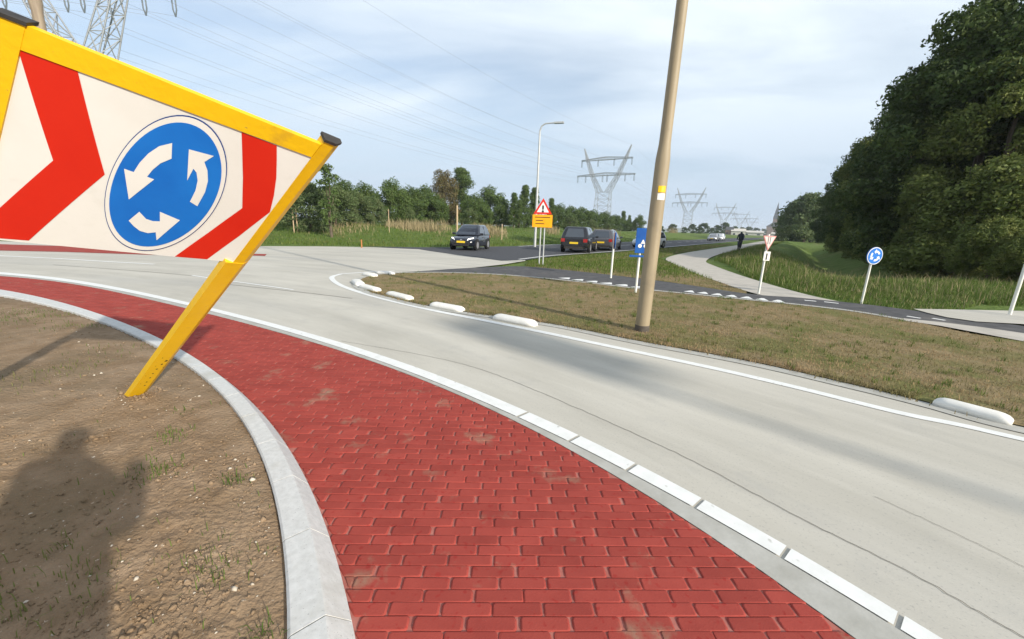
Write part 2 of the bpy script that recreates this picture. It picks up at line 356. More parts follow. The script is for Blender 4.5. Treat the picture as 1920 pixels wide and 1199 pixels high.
# outer edge of the carriageway (curves away to the exit) and verge
OUTL = smooth_poly([G(*p) for p in [(640, 514), (622, 521), (640, 536), (700, 556), (800, 580), (900, 600), (1000, 620), (1100, 641), (1200, 662), (1350, 694), (1500, 729), (1600, 754), (1700, 778), (1800, 798), (1910, 823)]] + [np.array([4.9, 1.95]), np.array([6.4, .6]), np.array([8.6, -1.6]), np.array([11, -4.6])], 10)
VERGE = smooth_poly([G(*p) for p in [(735, 513), (690, 520), (672, 531), (690, 546), (735, 559), (800, 574), (880, 587), (960, 598), (1050, 611), (1200, 641), (1400, 678), (1600, 723), (1740, 757), (1919, 803)]] + [np.array([5.3, 2.2]), np.array([6.9, .9]), np.array([9.2, -1.2]), np.array([11.6, -4.2])], 10)
CYN = smooth_poly([G(*p) for p in [(735, 513), (820, 512), (920, 515), (1000, 521), (1100, 531), (1200, 543), (1300, 553), (1400, 563), (1500, 573), (1600, 585), (1690, 600)]], 8)          # near edge of the cycle path
CYR = [np.array(q) for q in [(7.75, 6.55), (8.35, 5.75), (9.5, 4.6), (11.5, 3.0), (14, 1.5)]]
CYF = smooth_poly([G(*p) for p in [(800, 508), (880, 503), (980, 500), (1100, 511), (1250, 529), (1400, 551), (1500, 559), (1620, 571), (1700, 581)]] + [np.array(q) for q in [(8.75, 7.9), (9.15, 7.15), (10.2, 6.0), (12, 4.6), (14.6, 3.2)]], 8)
# main road running off to the right
RD = np.array([.565, .825]); RN = np.array([-.825, .565])
NEAR = [G(985, 488), np.array([2.4, 21.6]), np.array([5.2, 25.2]), np.array([9.2, 30.6])]
NEARS = smooth_poly(NEAR, 6); q0 = NEARS[-1]
NEARS = np.vstack([NEARS, [q0 + RD * s for s in (20, 60, 120, 300, 700, 1600)]])
FARS = np.vstack([[(-9.5, 24.3), (-6.5, 25.0), (-3.2, 27.2), (0, 31)], [q0 + RN * 8.2 + RD * s for s in (0, 20, 60, 120, 300, 700, 1600)]])

# ------------------------------------------------------------------ terrain
def sstep(a, b, x): t = np.clip((x - a) / (b - a), 0, 1); return t * t * (3 - 2 * t)
PR = np.array([20.5, 37.1]); NR = np.array([.825, -.565])
def Rr(P): return (np.asarray(P) - PR) @ NR
def terrain_h(x, y):
    P = np.stack([x, y], -1)
    D = np.minimum((P - (q0 + RN * 8.2)) @ RN, y - 24.5 + 0 * x)
    h = -0.05 + 1.15 * sstep(2, 16, D) + .18 * np.sin(x * .35 + y * .2) * sstep(6, 16, D)
    h = h + .5 * sstep(20, 60, D) * np.sin(x * .05 + 1)
    Rq = Rr(P)
    ditch = np.exp(-((Rq - 7.0) / 2.0) ** 2) * sstep(13, 22, y)
    h = h - 1.3 * ditch + .35 * sstep(.8, 3.2, Rq) * sstep(7, 4.5, Rq) * sstep(14, 22, y)
    return h
def grid_terrain():
    # fine near, coarse far; reaches the horizon
    ax = np.concatenate([[-2500, -1500, -900, -500, -300], np.arange(-200, -60, 10), np.arange(-60, 60, 1.2), np.arange(60, 260, 8), [300, 420, 600, 900, 1400, 2200, 3500]])
    ay = np.concatenate([[-300, -120, -60, -30, -10], np.arange(0, 70, 1.0), np.arange(70, 200, 5), [220, 260, 320, 420, 600, 900, 1400, 2200, 3600, 5200]])
    X, Y = np.meshgrid(ax, ay); Z = terrain_h(X, Y)
    V = np.stack([X, Y, Z], -1).reshape(-1, 3); nx, ny = len(ax), len(ay)
    i = np.arange(nx - 1)[None] + nx * np.arange(ny - 1)[:, None]; i = i.ravel()
    F = np.stack([i, i + 1, i + 1 + nx, i + nx], -1)
    return tag(mesh_np('ground', V, F, M['field'], smooth=True), kind='structure')
grid_terrain()

# ------------------------------------------------------------------ carriageways
th = np.linspace(TH0, TH1, 160)
ro = red_out.pt(th)
far_edge = [np.array(q) for q in [(-60, 14), (-34, 18.5)]] + [G(300, 461.5), G(500, 462), G(620, 462.5), G(700, 464)] + [np.array((-5.6, 23.4)), np.array((-4.6, 22.0)), G(870, 480), G(940, 489.5), G(985, 487.5)]
tongue = [G(985, 489.5), G(945, 496), G(890, 502), G(800, 508), G(735, 512)]
outer = far_edge + tongue + list(VERGE[1:])
poly = list(ro) + [np.array((-45, -3.0))] + outer + [np.array((11, -20)), ]
# order: along the red edge (behind camera -> left), then far edge left -> right, then back down the verge
road = sheet('concrete_road', poly, 0.0, M['concrete'])
main = sheet('main_road', [p for p in FARS] + [p for p in NEARS[::-1]] + [G(940, 489.5), G(870, 480), np.array((-4.6, 22.0)), np.array((-5.6, 23.4))], 0.006, M['asphalt'])
CYFAR = list(CYF); CYNEAR = list(CYN) + CYR
cyc = sheet('cycle_track', CYFAR + CYNEAR[::-1], 0.004, M['asphalt2'])
pathL = smooth_poly([G(*p) for p in [(1480, 562), (1400, 546), (1300, 511), (1268, 497)]] + [np.array(q) for q in [(8.6, 22.6), (12.0, 28.6), (17.6, 36.9), (35.5, 62.5), (70, 113)]], 8)
pathR = smooth_poly([G(*p) for p in [(1600, 571), (1500, 549), (1400, 520), (1338, 498)]] + [np.array(q) for q in [(10.4, 21.6), (13.9, 27.6), (19.6, 36.0), (37.3, 61.3), (72, 111.8)]], 8)
sheet('cycle_path', list(pathL) + list(pathR[::-1]), -0.004, M['concrete2'])
sheet('pavement', [G(1712, 581), G(1800, 582.5), G(1919, 585), G(2150, 590), G(2150, 622), G(1919, 610), G(1830, 605), G(1775, 597), G(1740, 589)], 0.02, M['concrete'])
# edge strip of the cycle track and its extension
strip('edging', CYN, .17, .024, M['gutter'], side=-.3)
sheet('edging', [G(1680, 598), G(1760, 606), G(1840, 616), G(1930, 629), G(2100, 655), G(2100, 690), G(1930, 645), G(1840, 628), G(1760, 613), G(1690, 603)], .022, M['concrete2'])
# red crossing surface on the far side
sheet('red_cycle_crossing', [G(-200, 452), G(30, 459.5), G(160, 463), G(270, 476), G(330, 480), G(120, 473), G(-200, 466)], .008, M['brick'])
sheet('red_cycle_crossing', [G(445, 476.5), G(500, 477), G(497, 480.5), G(440, 479)], .008, M['brick'])
# edge lines of the main road
strip('road_marking', NEARS + RN * .35, .14, .011, M['paint'], parent=main)
strip('road_marking', FARS[3:] - RN * .35, .14, .011, M['paint'], parent=main)
mid = NEARS[14:] + RN * 4.1
for s in np.arange(2, 160, 6):
    a = q0 + RN * 4.1 + RD * s
    strip('road_marking', np.array([a, a + RD * 1.5, a + RD * 3]), .12, .011, M['paint'], parent=main)
# white lines of the roundabout
strip('edge_line', OUTL, np.clip(np.linspace(.13, .085, len(OUTL)), .075, .2), .005, M['paint'], parent=road)
tj = [pol(G(*p))[0] for p in [(975, 781), (1078, 823), (1187, 876), (1315, 941), (1472, 1038), (1683, 1172)]]
gap = .012 / 25
tj2 = list(tj); stepth = (tj[-1] - tj[-2])
for k in range(6): tj2.append(tj2[-1] + stepth)
for a, b in zip(tj2[:-1], tj2[1:]):
    t = np.linspace(a, b, 8)[[0, 1, 2, 3, 4, 5, 6, 7]]; t = t + np.linspace(-1, 1, 8) * gap * (1 if b > a else -1) * -1
    band('line_block', lambda q: wl_in.pt(q), lambda q: wl_out.pt(q), np.sort(t), .006, M['paint'], parent=road)
t = np.linspace(tj[0] + gap, TH1, 90)
band('edge_line', lambda q: wl_in.pt(q), lambda q: wl_out.pt(q), t, .006, M['paint'], parent=road)
band('gutter_strip', lambda q: red_out.pt(q), lambda q: wl_in.pt(q, -.004), np.linspace(TH0, TH1, 160), .003, M['gutter'], parent=road)
# joint between road concrete and verge
strip('verge_gutter', VERGE, .16, .007, M['gutter'], parent=road, side=-.5 if True else 0)
# far lane line and saw cuts
strip('edge_line', smooth_poly([G(*p) for p in [(-60, 475), (0, 480), (100, 485), (200, 491), (290, 496)]], 8), .12, .005, M['paint'], parent=road)
strip('edge_line', smooth_poly([G(*p) for p in [(360, 517), (420, 526), (480, 534), (550, 544)]], 8), .06, .005, M['paint'], parent=road)
strip('edge_line', smooth_poly([G(*p) for p in [(640, 514), (690, 511), (740, 509)]], 8), .12, .005, M['paint'], parent=road)
def saw(px, wd=.007):
    P = smooth_poly([G(*p) for p in px], 14); P = P + rng.normal(0, .0030, P.shape)
    return strip('saw_cut', P, wd, .004, M['mortar'], parent=road)
saw([(640, 640), (800, 668), (900, 693), (1000, 731), (1150, 796), (1300, 866), (1500, 972), (1700, 1072), (1900, 1185), (1990, 1230)], .0045)
saw([(1640, 932), (1780, 996), (1919, 1064), (2050, 1130)], .003)
saw([(420, 533), (560, 548), (660, 560)], .02)
saw([(100, 497), (300, 512), (420, 524)], .02)
# shark teeth on the cycle track
def teeth(px0, px1, n, ln=.46, wd=.34):
    a, b = G(*px0), G(*px1)
    for k in range(n):
        c = a + (b - a) * (k + .5) / n; d = (b - a) / np.linalg.norm(b - a); e = np.array([-d[1], d[0]])
        h = np.linalg.norm(b - a) / n * .42
        sheet('shark_tooth', [c - d * h - e * wd * .5, c + d * h - e * wd * .5, c + d * h * .2 + e * wd * .5, c - d * h * .2 + e * wd * .5], .010, M['paint'], parent=cyc)
teeth((1050, 521), (1215, 541), 6); teeth((1282, 546), (1475, 567), 7)
for p0, p1 in (((1508, 564), (1530, 566)), ((1545, 567), (1572, 570)), ((1700, 594), (1726, 598)), ((1748, 598), (1772, 602))):
    strip('lane_mark', np.array([G(*p0), G(*p1)]), .10, .010, M['paint'], parent=cyc)

# tone differs from brick to brick
def vary(m, amt):
    t = m.node_tree; b = t.nodes['Principled BSDF']; src = b.inputs['Base Color'].links[0].from_socket
    ge = t.nodes.new('ShaderNodeNewGeometry'); oi = t.nodes.new('ShaderNodeObjectInfo'); ad = t.nodes.new('ShaderNodeMath'); ad.operation = 'ADD'; fr_ = t.nodes.new('ShaderNodeMath'); fr_.operation = 'FRACT'
    t.links.new(ge.outputs['Random Per Island'], ad.inputs[0]); t.links.new(oi.outputs['Random'], ad.inputs[1]); t.links.new(ad.outputs[0], fr_.inputs[0])
    mr = t.nodes.new('ShaderNodeMapRange'); mr.inputs[3].default_value = 1 - amt; mr.inputs[4].default_value = 1 + amt; t.links.new(fr_.outputs[0], mr.inputs[0])
    hs = t.nodes.new('ShaderNodeHueSaturation'); t.links.new(mr.outputs[0], hs.inputs['Value']); t.links.new(src, hs.inputs['Color']); t.links.new(hs.outputs[0], b.inputs['Base Color'])
vary(M['brick'], .10)
# ------------------------------------------------------------------ red paved apron
apron = band('red_apron', lambda q: kerb_out.pt(q, -.10), lambda q: red_out.pt(q), np.linspace(TH0, TH1, 200), -.002, M['brickjoint'])
BL, BW, ANG = .200, .0575, R_(1.9)
ca, sa = math.cos(ANG), math.sin(ANG)
def clip(poly, pt, nrm):
    out = []
    for i in range(len(poly)):
        a, b = poly[i], poly[(i + 1) % len(poly)]; da, db = (a - pt) @ nrm, (b - pt) @ nrm
        if da <= 0: out.append(a)
        if (da < 0) != (db < 0) and abs(da - db) > 1e-9: out.append(a + (b - a) * da / (da - db))
    return out
bricks = []
for j in range(int(.7 / BW), int(9.6 / BW)):
    for i in range(-70, 14):
        cx = (i + .5 * (j % 2) + (.13 if j % 4 > 1 else 0)) * BL; cy = (j + .5) * BW
        c = np.array([cx * ca - cy * sa, cx * sa + cy * ca]); t, r = pol(c)
        ri, rr = kerb_out(t) + .004, red_out(t) - .004
        if r < ri - .12 or r > rr + .12: continue
        q = PX((c[0], c[1], 0.))
        if q[0] < -160 or q[0] > 2050 or q[1] > 1420: continue
        g = (.0062 if j % 4 == 0 else .0022) * random.uniform(.5, 1.3)
        GL_ = random.uniform(.0004, .0011)
        jx, jy = random.gauss(0, .0015), random.gauss(0, .0008); cx += jx; cy += jy
        P = [np.array([x * ca - y * sa, x * sa + y * ca]) for x, y in ((cx - BL / 2 + g, cy - BW / 2 + GL_), (cx + BL / 2 - g, cy - BW / 2 + GL_), (cx + BL / 2 - g, cy + BW / 2 - GL_), (cx - BL / 2 + g, cy + BW / 2 - GL_))]
        e = np.array([math.cos(t), math.sin(t)]); full = True
        if r > rr - .14: P = clip(P, C0 + e * rr, e); full = False
        if r < ri + .14 and len(P) > 2: P = clip(P, C0 + e * ri, -e); full = False
        if len(P) < 3: continue
        A = sum(P[k][0] * P[(k + 1) % len(P)][1] - P[(k + 1) % len(P)][0] * P[k][1] for k in range(len(P))) / 2
        if A < .0012: continue
        vis = 0 < q[0] < 1920 and q[1] < 1199
        bricks.append((np.hypot(*c) + (0 if vis else 50), P, q))
bricks.sort(key=lambda k: k[0])
def brick_geo(P, top):
    if len(P) == 4:
        k_ = random.uniform(.005, .012); Q = []
        for i in range(4):
            p, a_, b_ = P[i], P[i - 1], P[(i + 1) % 4]; Q += [p + (a_ - p) / np.linalg.norm(a_ - p) * k_ * (.55 if i % 2 else 1), p + (b_ - p) / np.linalg.norm(b_ - p) * k_ * (1 if i % 2 else .55)]
        P = Q
    c = sum(P) / len(P); n = len(P); vs = []
    for p in P: vs.append((p[0] - c[0], p[1] - c[1], -.004))
    for p in P:
        d = p - c; k = np.array([max(0, abs(d[0]) - .0035) * np.sign(d[0]), max(0, abs(d[1]) - .0010) * np.sign(d[1])]); vs.append((k[0], k[1], top - .0006))
    for p in P:
        d = p - c; k = np.array([max(0, abs(d[0]) - .010) * np.sign(d[0]), max(0, abs(d[1]) - .0045) * np.sign(d[1])]); vs.append((k[0], k[1], top))
    fs = [tuple(range(2 * n, 3 * n))] + [(i, (i + 1) % n, n + (i + 1) % n, n + i) for i in range(n)] + [(n + i, n + (i + 1) % n, 2 * n + (i + 1) % n, 2 * n + i) for i in range(n)]
    return c, vs, fs
rest = MB()
for k, (dist, P, q) in enumerate(bricks):
    tilt = rng.normal(0, .0009)
    c, vs, fs = brick_geo(P, .0026 + abs(rng.normal(0, .0007)))
    sl = rng.normal(0, .007), rng.normal(0, .012)
    vs = [(x, y, z + (x * sl[0] + y * sl[1] if z > 0 else 0)) for x, y, z in vs]
    if k < 300:
        me = bpy.data.meshes.new('brick'); me.from_pydata(vs, [], fs); me.polygons.foreach_set('use_smooth', [False] + [True] * (len(fs) - 1)); me.materials.append(M['brick'])
        o = link(bpy.data.objects.new('brick', me), apron); o.location = (c[0], c[1], 0)
    else:
        rest.add([(x + c[0], y + c[1], z) for x, y, z in vs], fs)
me = bpy.data.meshes.new('paving'); me.from_pydata(rest.v, [], rest.f); me.materials.append(M['brick'])
tag(link(bpy.data.objects.new('paving', me), apron), kind='stuff')

# ------------------------------------------------------------------ kerb of the island
ks_ = []
for q in np.linspace(TH0, TH1, 260):
    pi, po = kerb_in.pt(q), kerb_out.pt(q); pt = pi + (po - pi) * .60
    ks_.append([(*(pi + (po - pi) * .03), -.03), (*(pi + (po - pi) * .03), KZ - .008), (*pt, KZ - .009), (*(po - (po - pi) * .04), .002), (*(po - (po - pi) * .04), -.03)])
kerb = tag(MB().loft(ks_, smooth=False).build('kerb', M['mortar']), kind='structure')
tk0 = pol(G(530, 930))[0]; t = tk0
def kerb_stone(a, b):
    secs = []
    for q in np.linspace(a, b, 5):
        e = np.array([math.cos(q), math.sin(q)]); pi, po = kerb_in.pt(q), kerb_out.pt(q)
        wd = np.linalg.norm(po - pi); pt = pi + (po - pi) * .60
        sec = [(*pi, -.03), (*pi, KZ - .008), (*(pi + (po - pi) * .05), KZ), (*(pt - (po - pi) * .03), KZ), (*pt, KZ - .005), (*(po - (po - pi) * .02), .006), (*po, -.03)]
        secs.append(sec)
    b_ = MB().loft(secs, smooth=False); o = b_.build('kerb_stone', M['kerb'], kerb)
    o.data.polygons.foreach_set('use_smooth', [False] * len(o.data.polygons)); return o
ths = [tk0]
while ths[-1] < TH1 - .02: ths.append(ths[-1] + .5 / kerb_in(ths[-1]) / math.sqrt(1 + .15))
lo = [tk0]
while lo[-1] > TH0 + .06: lo.append(lo[-1] - .5 / kerb_in(lo[-1]) / math.sqrt(1 + .15))
ths = sorted(set(ths + lo))
for a, b in zip(ths[:-1], ths[1:]):
    g = .0030 / kerb_in(a); kerb_stone(a + g, b - g)

# ------------------------------------------------------------------ island soil
def fbm(x, y, s, o=4, seed=0.0):
    v = 0; a = 1; tot = 0
    for k in range(o):
        v += a * mnoise.noise((x * s + seed, y * s - seed, k * 7.3)); tot += a; a *= .55; s *= 2.1
    return v / tot
def soil_z(x, y):
    tq, rq = pol((x, y)); d = max(0.0, float(kerb_in(tq) - rq))
    big = fbm(x, y, .7, 2, 4.2) * .04 * min(1, d / .5)
    cl = fbm(x, y, 9, 4, 9.1); clod = max(0, cl - .05) * .035 + abs(fbm(x, y, 26, 3, 3.3)) * .020
    return KZ - .028 + .028 * min(1, d / .3) + .03 * min(d, 3.0) + big + clod * min(1, .25 + d / .35)
na, nr_ = 330, 300
azs = np.radians(np.linspace(88, 182, na)); rad = .75 * (17 / .75) ** (np.linspace(0, 1, nr_))
V = np.zeros((nr_, na, 3)); ins = np.zeros((nr_, na), bool)
for i in range(nr_):
    for j in range(na):
        x, y = rad[i] * math.cos(azs[j]), rad[i] * math.sin(azs[j]); tq, rq = pol((x, y))
        if rq < kerb_in(tq) + .05: ins[i, j] = True; V[i, j] = (x, y, soil_z(x, y) - (.03 if rq > kerb_in(tq) + .004 else 0))
        else: V[i, j] = (x, y, 0)
idx = np.arange(nr_ * na).reshape(nr_, na)
ok = ins[:-1, :-1] & ins[1:, :-1] & ins[:-1, 1:] & ins[1:, 1:]
F = np.stack([idx[:-1, :-1], idx[1:, :-1], idx[1:, 1:], idx[:-1, 1:]], -1)[ok]
tag(mesh_np('island_soil', V.reshape(-1, 3), F[:, ::-1], M['soil'], smooth=True), kind='structure')
# rest of the island outside the view
isl = [p for p in kerb_in.pt(np.linspace(TH0, TH1, 60), -.05)]
sheet('island_earth', isl + [np.array((-45, -4)), np.array((-30, -25)), np.array((-2, -12))], .035, M['soil'])
# pebbles
pv = []; pf = []
def pebble(x, y, s, z):
    b = len(pv); rot = random.random() * 6.3; fl = random.uniform(.4, .75)
    for (a, c, h) in ((1, 0, 0), (.3, .8, 0), (-.7, .55, 0), (-.85, -.45, 0), (.2, -.85, 0), (.1, .05, 1), (0, 0, -.6)):
        a *= random.uniform(.8, 1.2); c *= random.uniform(.7, 1.1)
        pv.append((x + s * (a * math.cos(rot) - c * math.sin(rot) * .8), y + s * (a * math.sin(rot) + c * math.cos(rot) * .8), z + s * h * fl))
    for k in range(5): pf.append((b + k, b + (k + 1) % 5, b + 5)); pf.append((b + (k + 1) % 5, b + k, b + 6))
n = 0
while n < 750:
    r = .9 * (9 / .9) ** (random.random() ** .8); a = R_(random.uniform(92, 178)); x, y = r * math.cos(a), r * math.sin(a); tq, rq = pol((x, y))
    if rq > kerb_in(tq) - .03: continue
    s = min(.035, random.lognormvariate(-5.3, .55)); pebble(x, y, s, soil_z(x, y) + s * .12); n += 1
tag(mesh_np('pebbles', pv, pf, M['stone']), kind='stuff')
pv = []; pf = []; n = 0
while n < 9000:
    r = .85 * (8 / .85) ** (random.random() ** .9); a = R_(random.uniform(90, 178)); x, y = r * math.cos(a), r * math.sin(a); tq, rq = pol((x, y))
    if rq > kerb_in(tq) - .02 or fbm(x, y, 1.6, 2, 1.1) < -.05 + random.gauss(0, .12): continue
    s = min(.045, random.lognormvariate(-5.15, .5)); pebble(x, y, s, soil_z(x, y) + s * .05); n += 1
ft = G(262, 740, .13)
for _ in range(90):
    q = ft + rng.normal(0, .07, 2); s = min(.03, random.lognormvariate(-4.7, .4)); pebble(q[0], q[1], s, soil_z(*q) + s * .2)
tag(mesh_np('soil_clods', pv, pf, M['soil']), kind='stuff')

# ------------------------------------------------------------------ grass makers (uncountable blades)
def blades(name, pos, hgt, wd, m, lean=.5, droop=.35):
    n = len(pos); a = rng.uniform(0, 2 * np.pi, n); d = np.c_[np.cos(a), np.sin(a)]; p = np.c_[-d[:, 1], d[:, 0]]
    h = np.asarray(hgt).reshape(-1, 1); w_ = np.asarray(wd).reshape(-1, 1) * np.ones((n, 1)); ln = rng.uniform(.1, 1, (n, 1)) * lean
    base = pos[:, :2]; z = pos[:, 2:3]
    v0 = np.c_[base - p * w_ / 2, z - .01]; v1 = np.c_[base + p * w_ / 2, z - .01]
    m1 = base + d * h * ln * .35; v2 = np.c_[m1 + p * w_ * .38, z + h * .6]; v3 = np.c_[m1 - p * w_ * .38, z + h * .6]
    tip = base + d * h * ln; v4 = np.c_[tip + p * w_ * .06, z + h * (1 - droop * ln)]; v5 = np.c_[tip - p * w_ * .06, z + h * (1 - droop * ln)]
    V = np.stack([v0, v1, v2, v3, v4, v5], 1).reshape(-1, 3); b = np.arange(n) * 6
    F = np.concatenate([np.stack([b, b + 1, b + 2, b + 3], -1), np.stack([b + 3, b + 2, b + 4, b + 5], -1)])
    return tag(mesh_np(name, V, F, m), kind='stuff')
def inpoly(P, poly):
    poly = np.asarray(poly, float); x, y = P[:, 0], P[:, 1]; ins = np.zeros(len(P), bool); j = len(poly) - 1
    for i in range(len(poly)):
        xi, yi = poly[i]; xj, yj = poly[j]
        c = ((yi > y) != (yj > y)) & (x < (xj - xi) * (y - yi) / (yj - yi + 1e-12) + xi); ins ^= c; j = i
    return ins
def scatter(poly, n, near=None):
    poly = np.asarray(poly, float); lo_, hi = poly.min(0), poly.max(0); out = []
    tot = 0
    while tot < n:
        P = rng.uniform(lo_, hi, (n * 2, 2))
        if near is not None: P = P[rng.uniform(0, 1, len(P)) < np.clip((near / np.hypot(P[:, 0], P[:, 1])) ** 1.6, .02, 1)]
        P = P[inpoly(P, poly)]; out.append(P); tot += len(P)
        if len(P) == 0: break
    return np.concatenate(out)[:n]
# weeds on the soil
wp = []
spots = [((330, 812), 60, .10), ((300, 878), 90, .12), ((440, 893), 45, .08), ((400, 1045), 80, .14), ((140, 690), 60, .16), ((40, 1130), 150, .22), ((500, 1170), 40, .08), ((150, 610), 90, .25), ((340, 770), 20, .1), ((120, 1020), 20, .05), ((60, 585), 260, .5), ((20, 600), 200, .5), ((150, 580), 120, .3), ((230, 650), 70, .3), ((60, 710), 80, .3)]
for (px, k, sp) in spots:
    c = G(*px, .13)
    for _ in range(k): wp.append(c + rng.normal(0, sp * .6, 2))
for _ in range(420):
    r = 1.0 * 9 ** random.random(); a = R_(random.uniform(95, 178)); wp.append(np.array([r * math.cos(a), r * math.sin(a)]))
wp = np.array([q for q in wp if pol(q)[1] < kerb_in(pol(q)[0]) - .02])
wz = np.array([soil_z(*q) for q in wp])
blades('weeds', np.c_[wp, wz], rng.uniform(.015, .055, len(wp)), .004, M['green'], 1.0, .5)
# straw bits
BLOCKS = [((1750, 757), (1898, 797)), ((928, 597), (1004, 612)), ((810, 574), (868, 585)), ((729, 553), (771, 564)), ((678, 539), (710, 548))]
def clear_blocks(P):
    keep = np.ones(len(P), bool)
    for p0, p1 in BLOCKS:
        a, b = G(*p0), G(*p1); t = np.clip(((P - a) @ (b - a)) / ((b - a) @ (b - a)), 0, 1); keep &= np.linalg.norm(P - (a + t[:, None] * (b - a)), axis=1) > .125
    return P[keep]
# verge between carriageway and cycle track
vpoly = list(VERGE) + [np.array((14.5, 1.0))] + CYR[::-1][0:] + list(CYN[::-1])
vpoly = list(VERGE) + [np.array((13.8, 1.2))] + [q - np.array([.35, .35]) for q in CYR[::-1]] + list(CYN[::-1])
sheet('verge', vpoly, .016, M['verge'])
vp = clear_blocks(scatter(vpoly, 62000, near=5.0))
blades('verge_grass', np.c_[vp, np.full(len(vp), .016)], rng.uniform(.012, .045, len(vp)), rng.uniform(.004, .008, len(vp)), M['blade'], 1.3, .6)
tf = scatter(vpoly, 520, near=6.0); tf = np.repeat(tf, 16, 0) + rng.normal(0, .022, (520 * 16, 2)); tf = clear_blocks(tf)
blades('verge_tufts', np.c_[tf, np.full(len(tf), .016)], rng.uniform(.03, .085, len(tf)), .005, M['green'], 1.0, .4)
ed = VERGE[rng.integers(30, len(VERGE) - 12, 5200)] + rng.normal(0, .05, (5200, 2)) + np.array([.03, .03]); ed = clear_blocks(ed)
blades('verge_tufts', np.c_[ed, np.full(len(ed), .016)], rng.uniform(.02, .06, len(ed)), .006, M['blade'], 1.3, .5)
# verge between cycle track and main road
v2 = [G(990, 489.5)] + list(NEARS[1:26]) + [np.array(q) for q in [(30, 60), (17.2, 37), (11.6, 28.8), (8.2, 22.7)]] + [G(1268, 497), G(1300, 511), G(1400, 546)] + list(CYF[16:40][::-1])
v2 = [G(990, 490)] + [np.array((2.6, 21.4)), np.array((5.4, 25.0)), np.array((9.4, 30.4)), q0 + RD * 25 + np.array([.2, -.2]), np.array((33, 61)), np.array((17.2, 37)), np.array((11.6, 28.8)), np.array((8.2, 22.7)), G(1268, 497), G(1300, 511), G(1400, 546), G(1400, 551), G(1250, 529), G(1100, 511), G(985, 500)]
sheet('verge', v2, -.012, M['verge'])
vp = scatter(v2, 26000, near=11)
gm = rng.uniform(0, 1, len(vp)); far = sstep(12.5, 16, np.hypot(vp[:, 0] * .4, vp[:, 1]) + rng.normal(0, .8, len(vp)))
A_ = vp[gm < far]; B_ = vp[gm >= far]
blades('verge_grass', np.c_[A_, np.full(len(A_), -.012)], rng.uniform(.05, .16, len(A_)), .014, M['green'], .9, .4)
blades('verge_grass', np.c_[B_, np.full(len(B_), -.012)], rng.uniform(.02, .05, len(B_)), .009, M['blade'], 1.2, .5)
# long grass beside the path and along the ditch
tg = [G(1345, 489), G(1400, 517), G(1500, 546), G(1600, 565), G(1720, 581), (9.8, 8.6), (11.5, 9.6), (16.5, 9.4), (22, 9), (23, 12), (17.5, 16.0), (15.2, 20.5), (18.6, 29), (24.5, 39.5), (60, 89.3), (58, 90), (36, 60), (20, 36.5), (14.2, 27.6), (11.0, 22)]
tp = scatter(tg, 60000, near=12); hz = terrain_h(tp[:, 0], tp[:, 1])
edge = np.clip((tp @ np.array([.5, .6]) - 9) / 4, .35, 1)
blades('tall_grass', np.c_[tp, hz], rng.uniform(.08, .36, len(tp)) * edge, rng.uniform(.008, .018, len(tp)), M['tall'], 1.1, .5)
k = rng.choice(len(tp), 4500, replace=False)
blades('grass_seed_heads', np.c_[tp[k], hz[k]], rng.uniform(.16, .42, len(k)) ** 1.0 * edge[k] * rng.choice([.7, 1, 1.3], len(k)), .012, M['reed'], .5, .2)
# field beyond the far edge
fp = scatter([(-46, 24), (-20, 22.5), (-8, 25.2), (-1, 31), (9, 45), (40, 88), (30, 100), (-5, 60), (-46, 60)], 42000, near=26); hz = terrain_h(fp[:, 0], fp[:, 1])
blades('field_grass', np.c_[fp, hz], rng.uniform(.08, .30, len(fp)), .03, M['green'], .9, .4)
def reeds(px0, px1, y, dist, n, hgt):
    P = []
    for _ in range(n):
        d = az(random.triangular(px0, px1)) * (dist + random.gauss(0, 2.4)); P.append(d)
    P = np.array(P); hz = terrain_h(P[:, 0], P[:, 1]); blades('dry_reeds', np.c_[P, hz], rng.uniform(.15, 1, n) ** 1.5 * hgt, .04, M['reed'], .8, .4)
reeds(720, 850, 400, 44, 1700, 1.3); reeds(880, 955, 420, 46, 1100, 1.1); reeds(1020, 1050, 430, 60, 500, 1.2); reeds(1105, 1165, 430, 66, 900, 1.9); reeds(560, 720, 420, 39, 500, .7); reeds(1250, 1272, 440, 150, 300, 3.2)

# ------------------------------------------------------------------ the knocked-over roundabout sign
def nrm(v): v = np.asarray(v, float); return v / np.linalg.norm(v)
D1 = nrm(ray(1417, 586)); D2 = nrm(ray(-282, 1449)); DN = nrm(np.cross(D1, D2))      # along the bar, down the posts, away from the camera
FOOT = np.array([*G(267, 738, .13), .13])
def onplane(x, y): d = ray(x, y); return CAM + d * (((FOOT - CAM) @ DN) / (d @ DN))
TR, BR = onplane(585, 294), onplane(437, 492)
TL = CAM + (onplane(33, 90) - CAM) * 1.38; BLc = CAM + (onplane(-49.7, 446) - CAM) * 1.29
def patch(a, b): return (TL * (1 - a) + TR * a) * (1 - b) + (BLc * (1 - a) + BR * a) * b
def patch_uv(x, y):
    d = ray(x, y); ab = np.array([.5, .5]); t = 2.0
    for _ in range(30):
        P = patch(*ab); e = P - (CAM + d * t)
        Ja = (TR - TL) * (1 - ab[1]) + (BR - BLc) * ab[1]; Jb = (BLc - TL) * (1 - ab[0]) + (BR - TR) * ab[0]
        s = np.linalg.lstsq(np.c_[Ja, Jb, -d], -e, rcond=None)[0]; ab = ab + s[:2]; t += s[2]
    return ab
def pnorm(a, b):
    Ja = (TR - TL) * (1 - b) + (BR - BLc) * b; Jb = (BLc - TL) * (1 - a) + (BR - TR) * a
    n_ = nrm(np.cross(Ja, Jb)); return n_ if n_ @ (CAM - patch(a, b)) > 0 else -n_
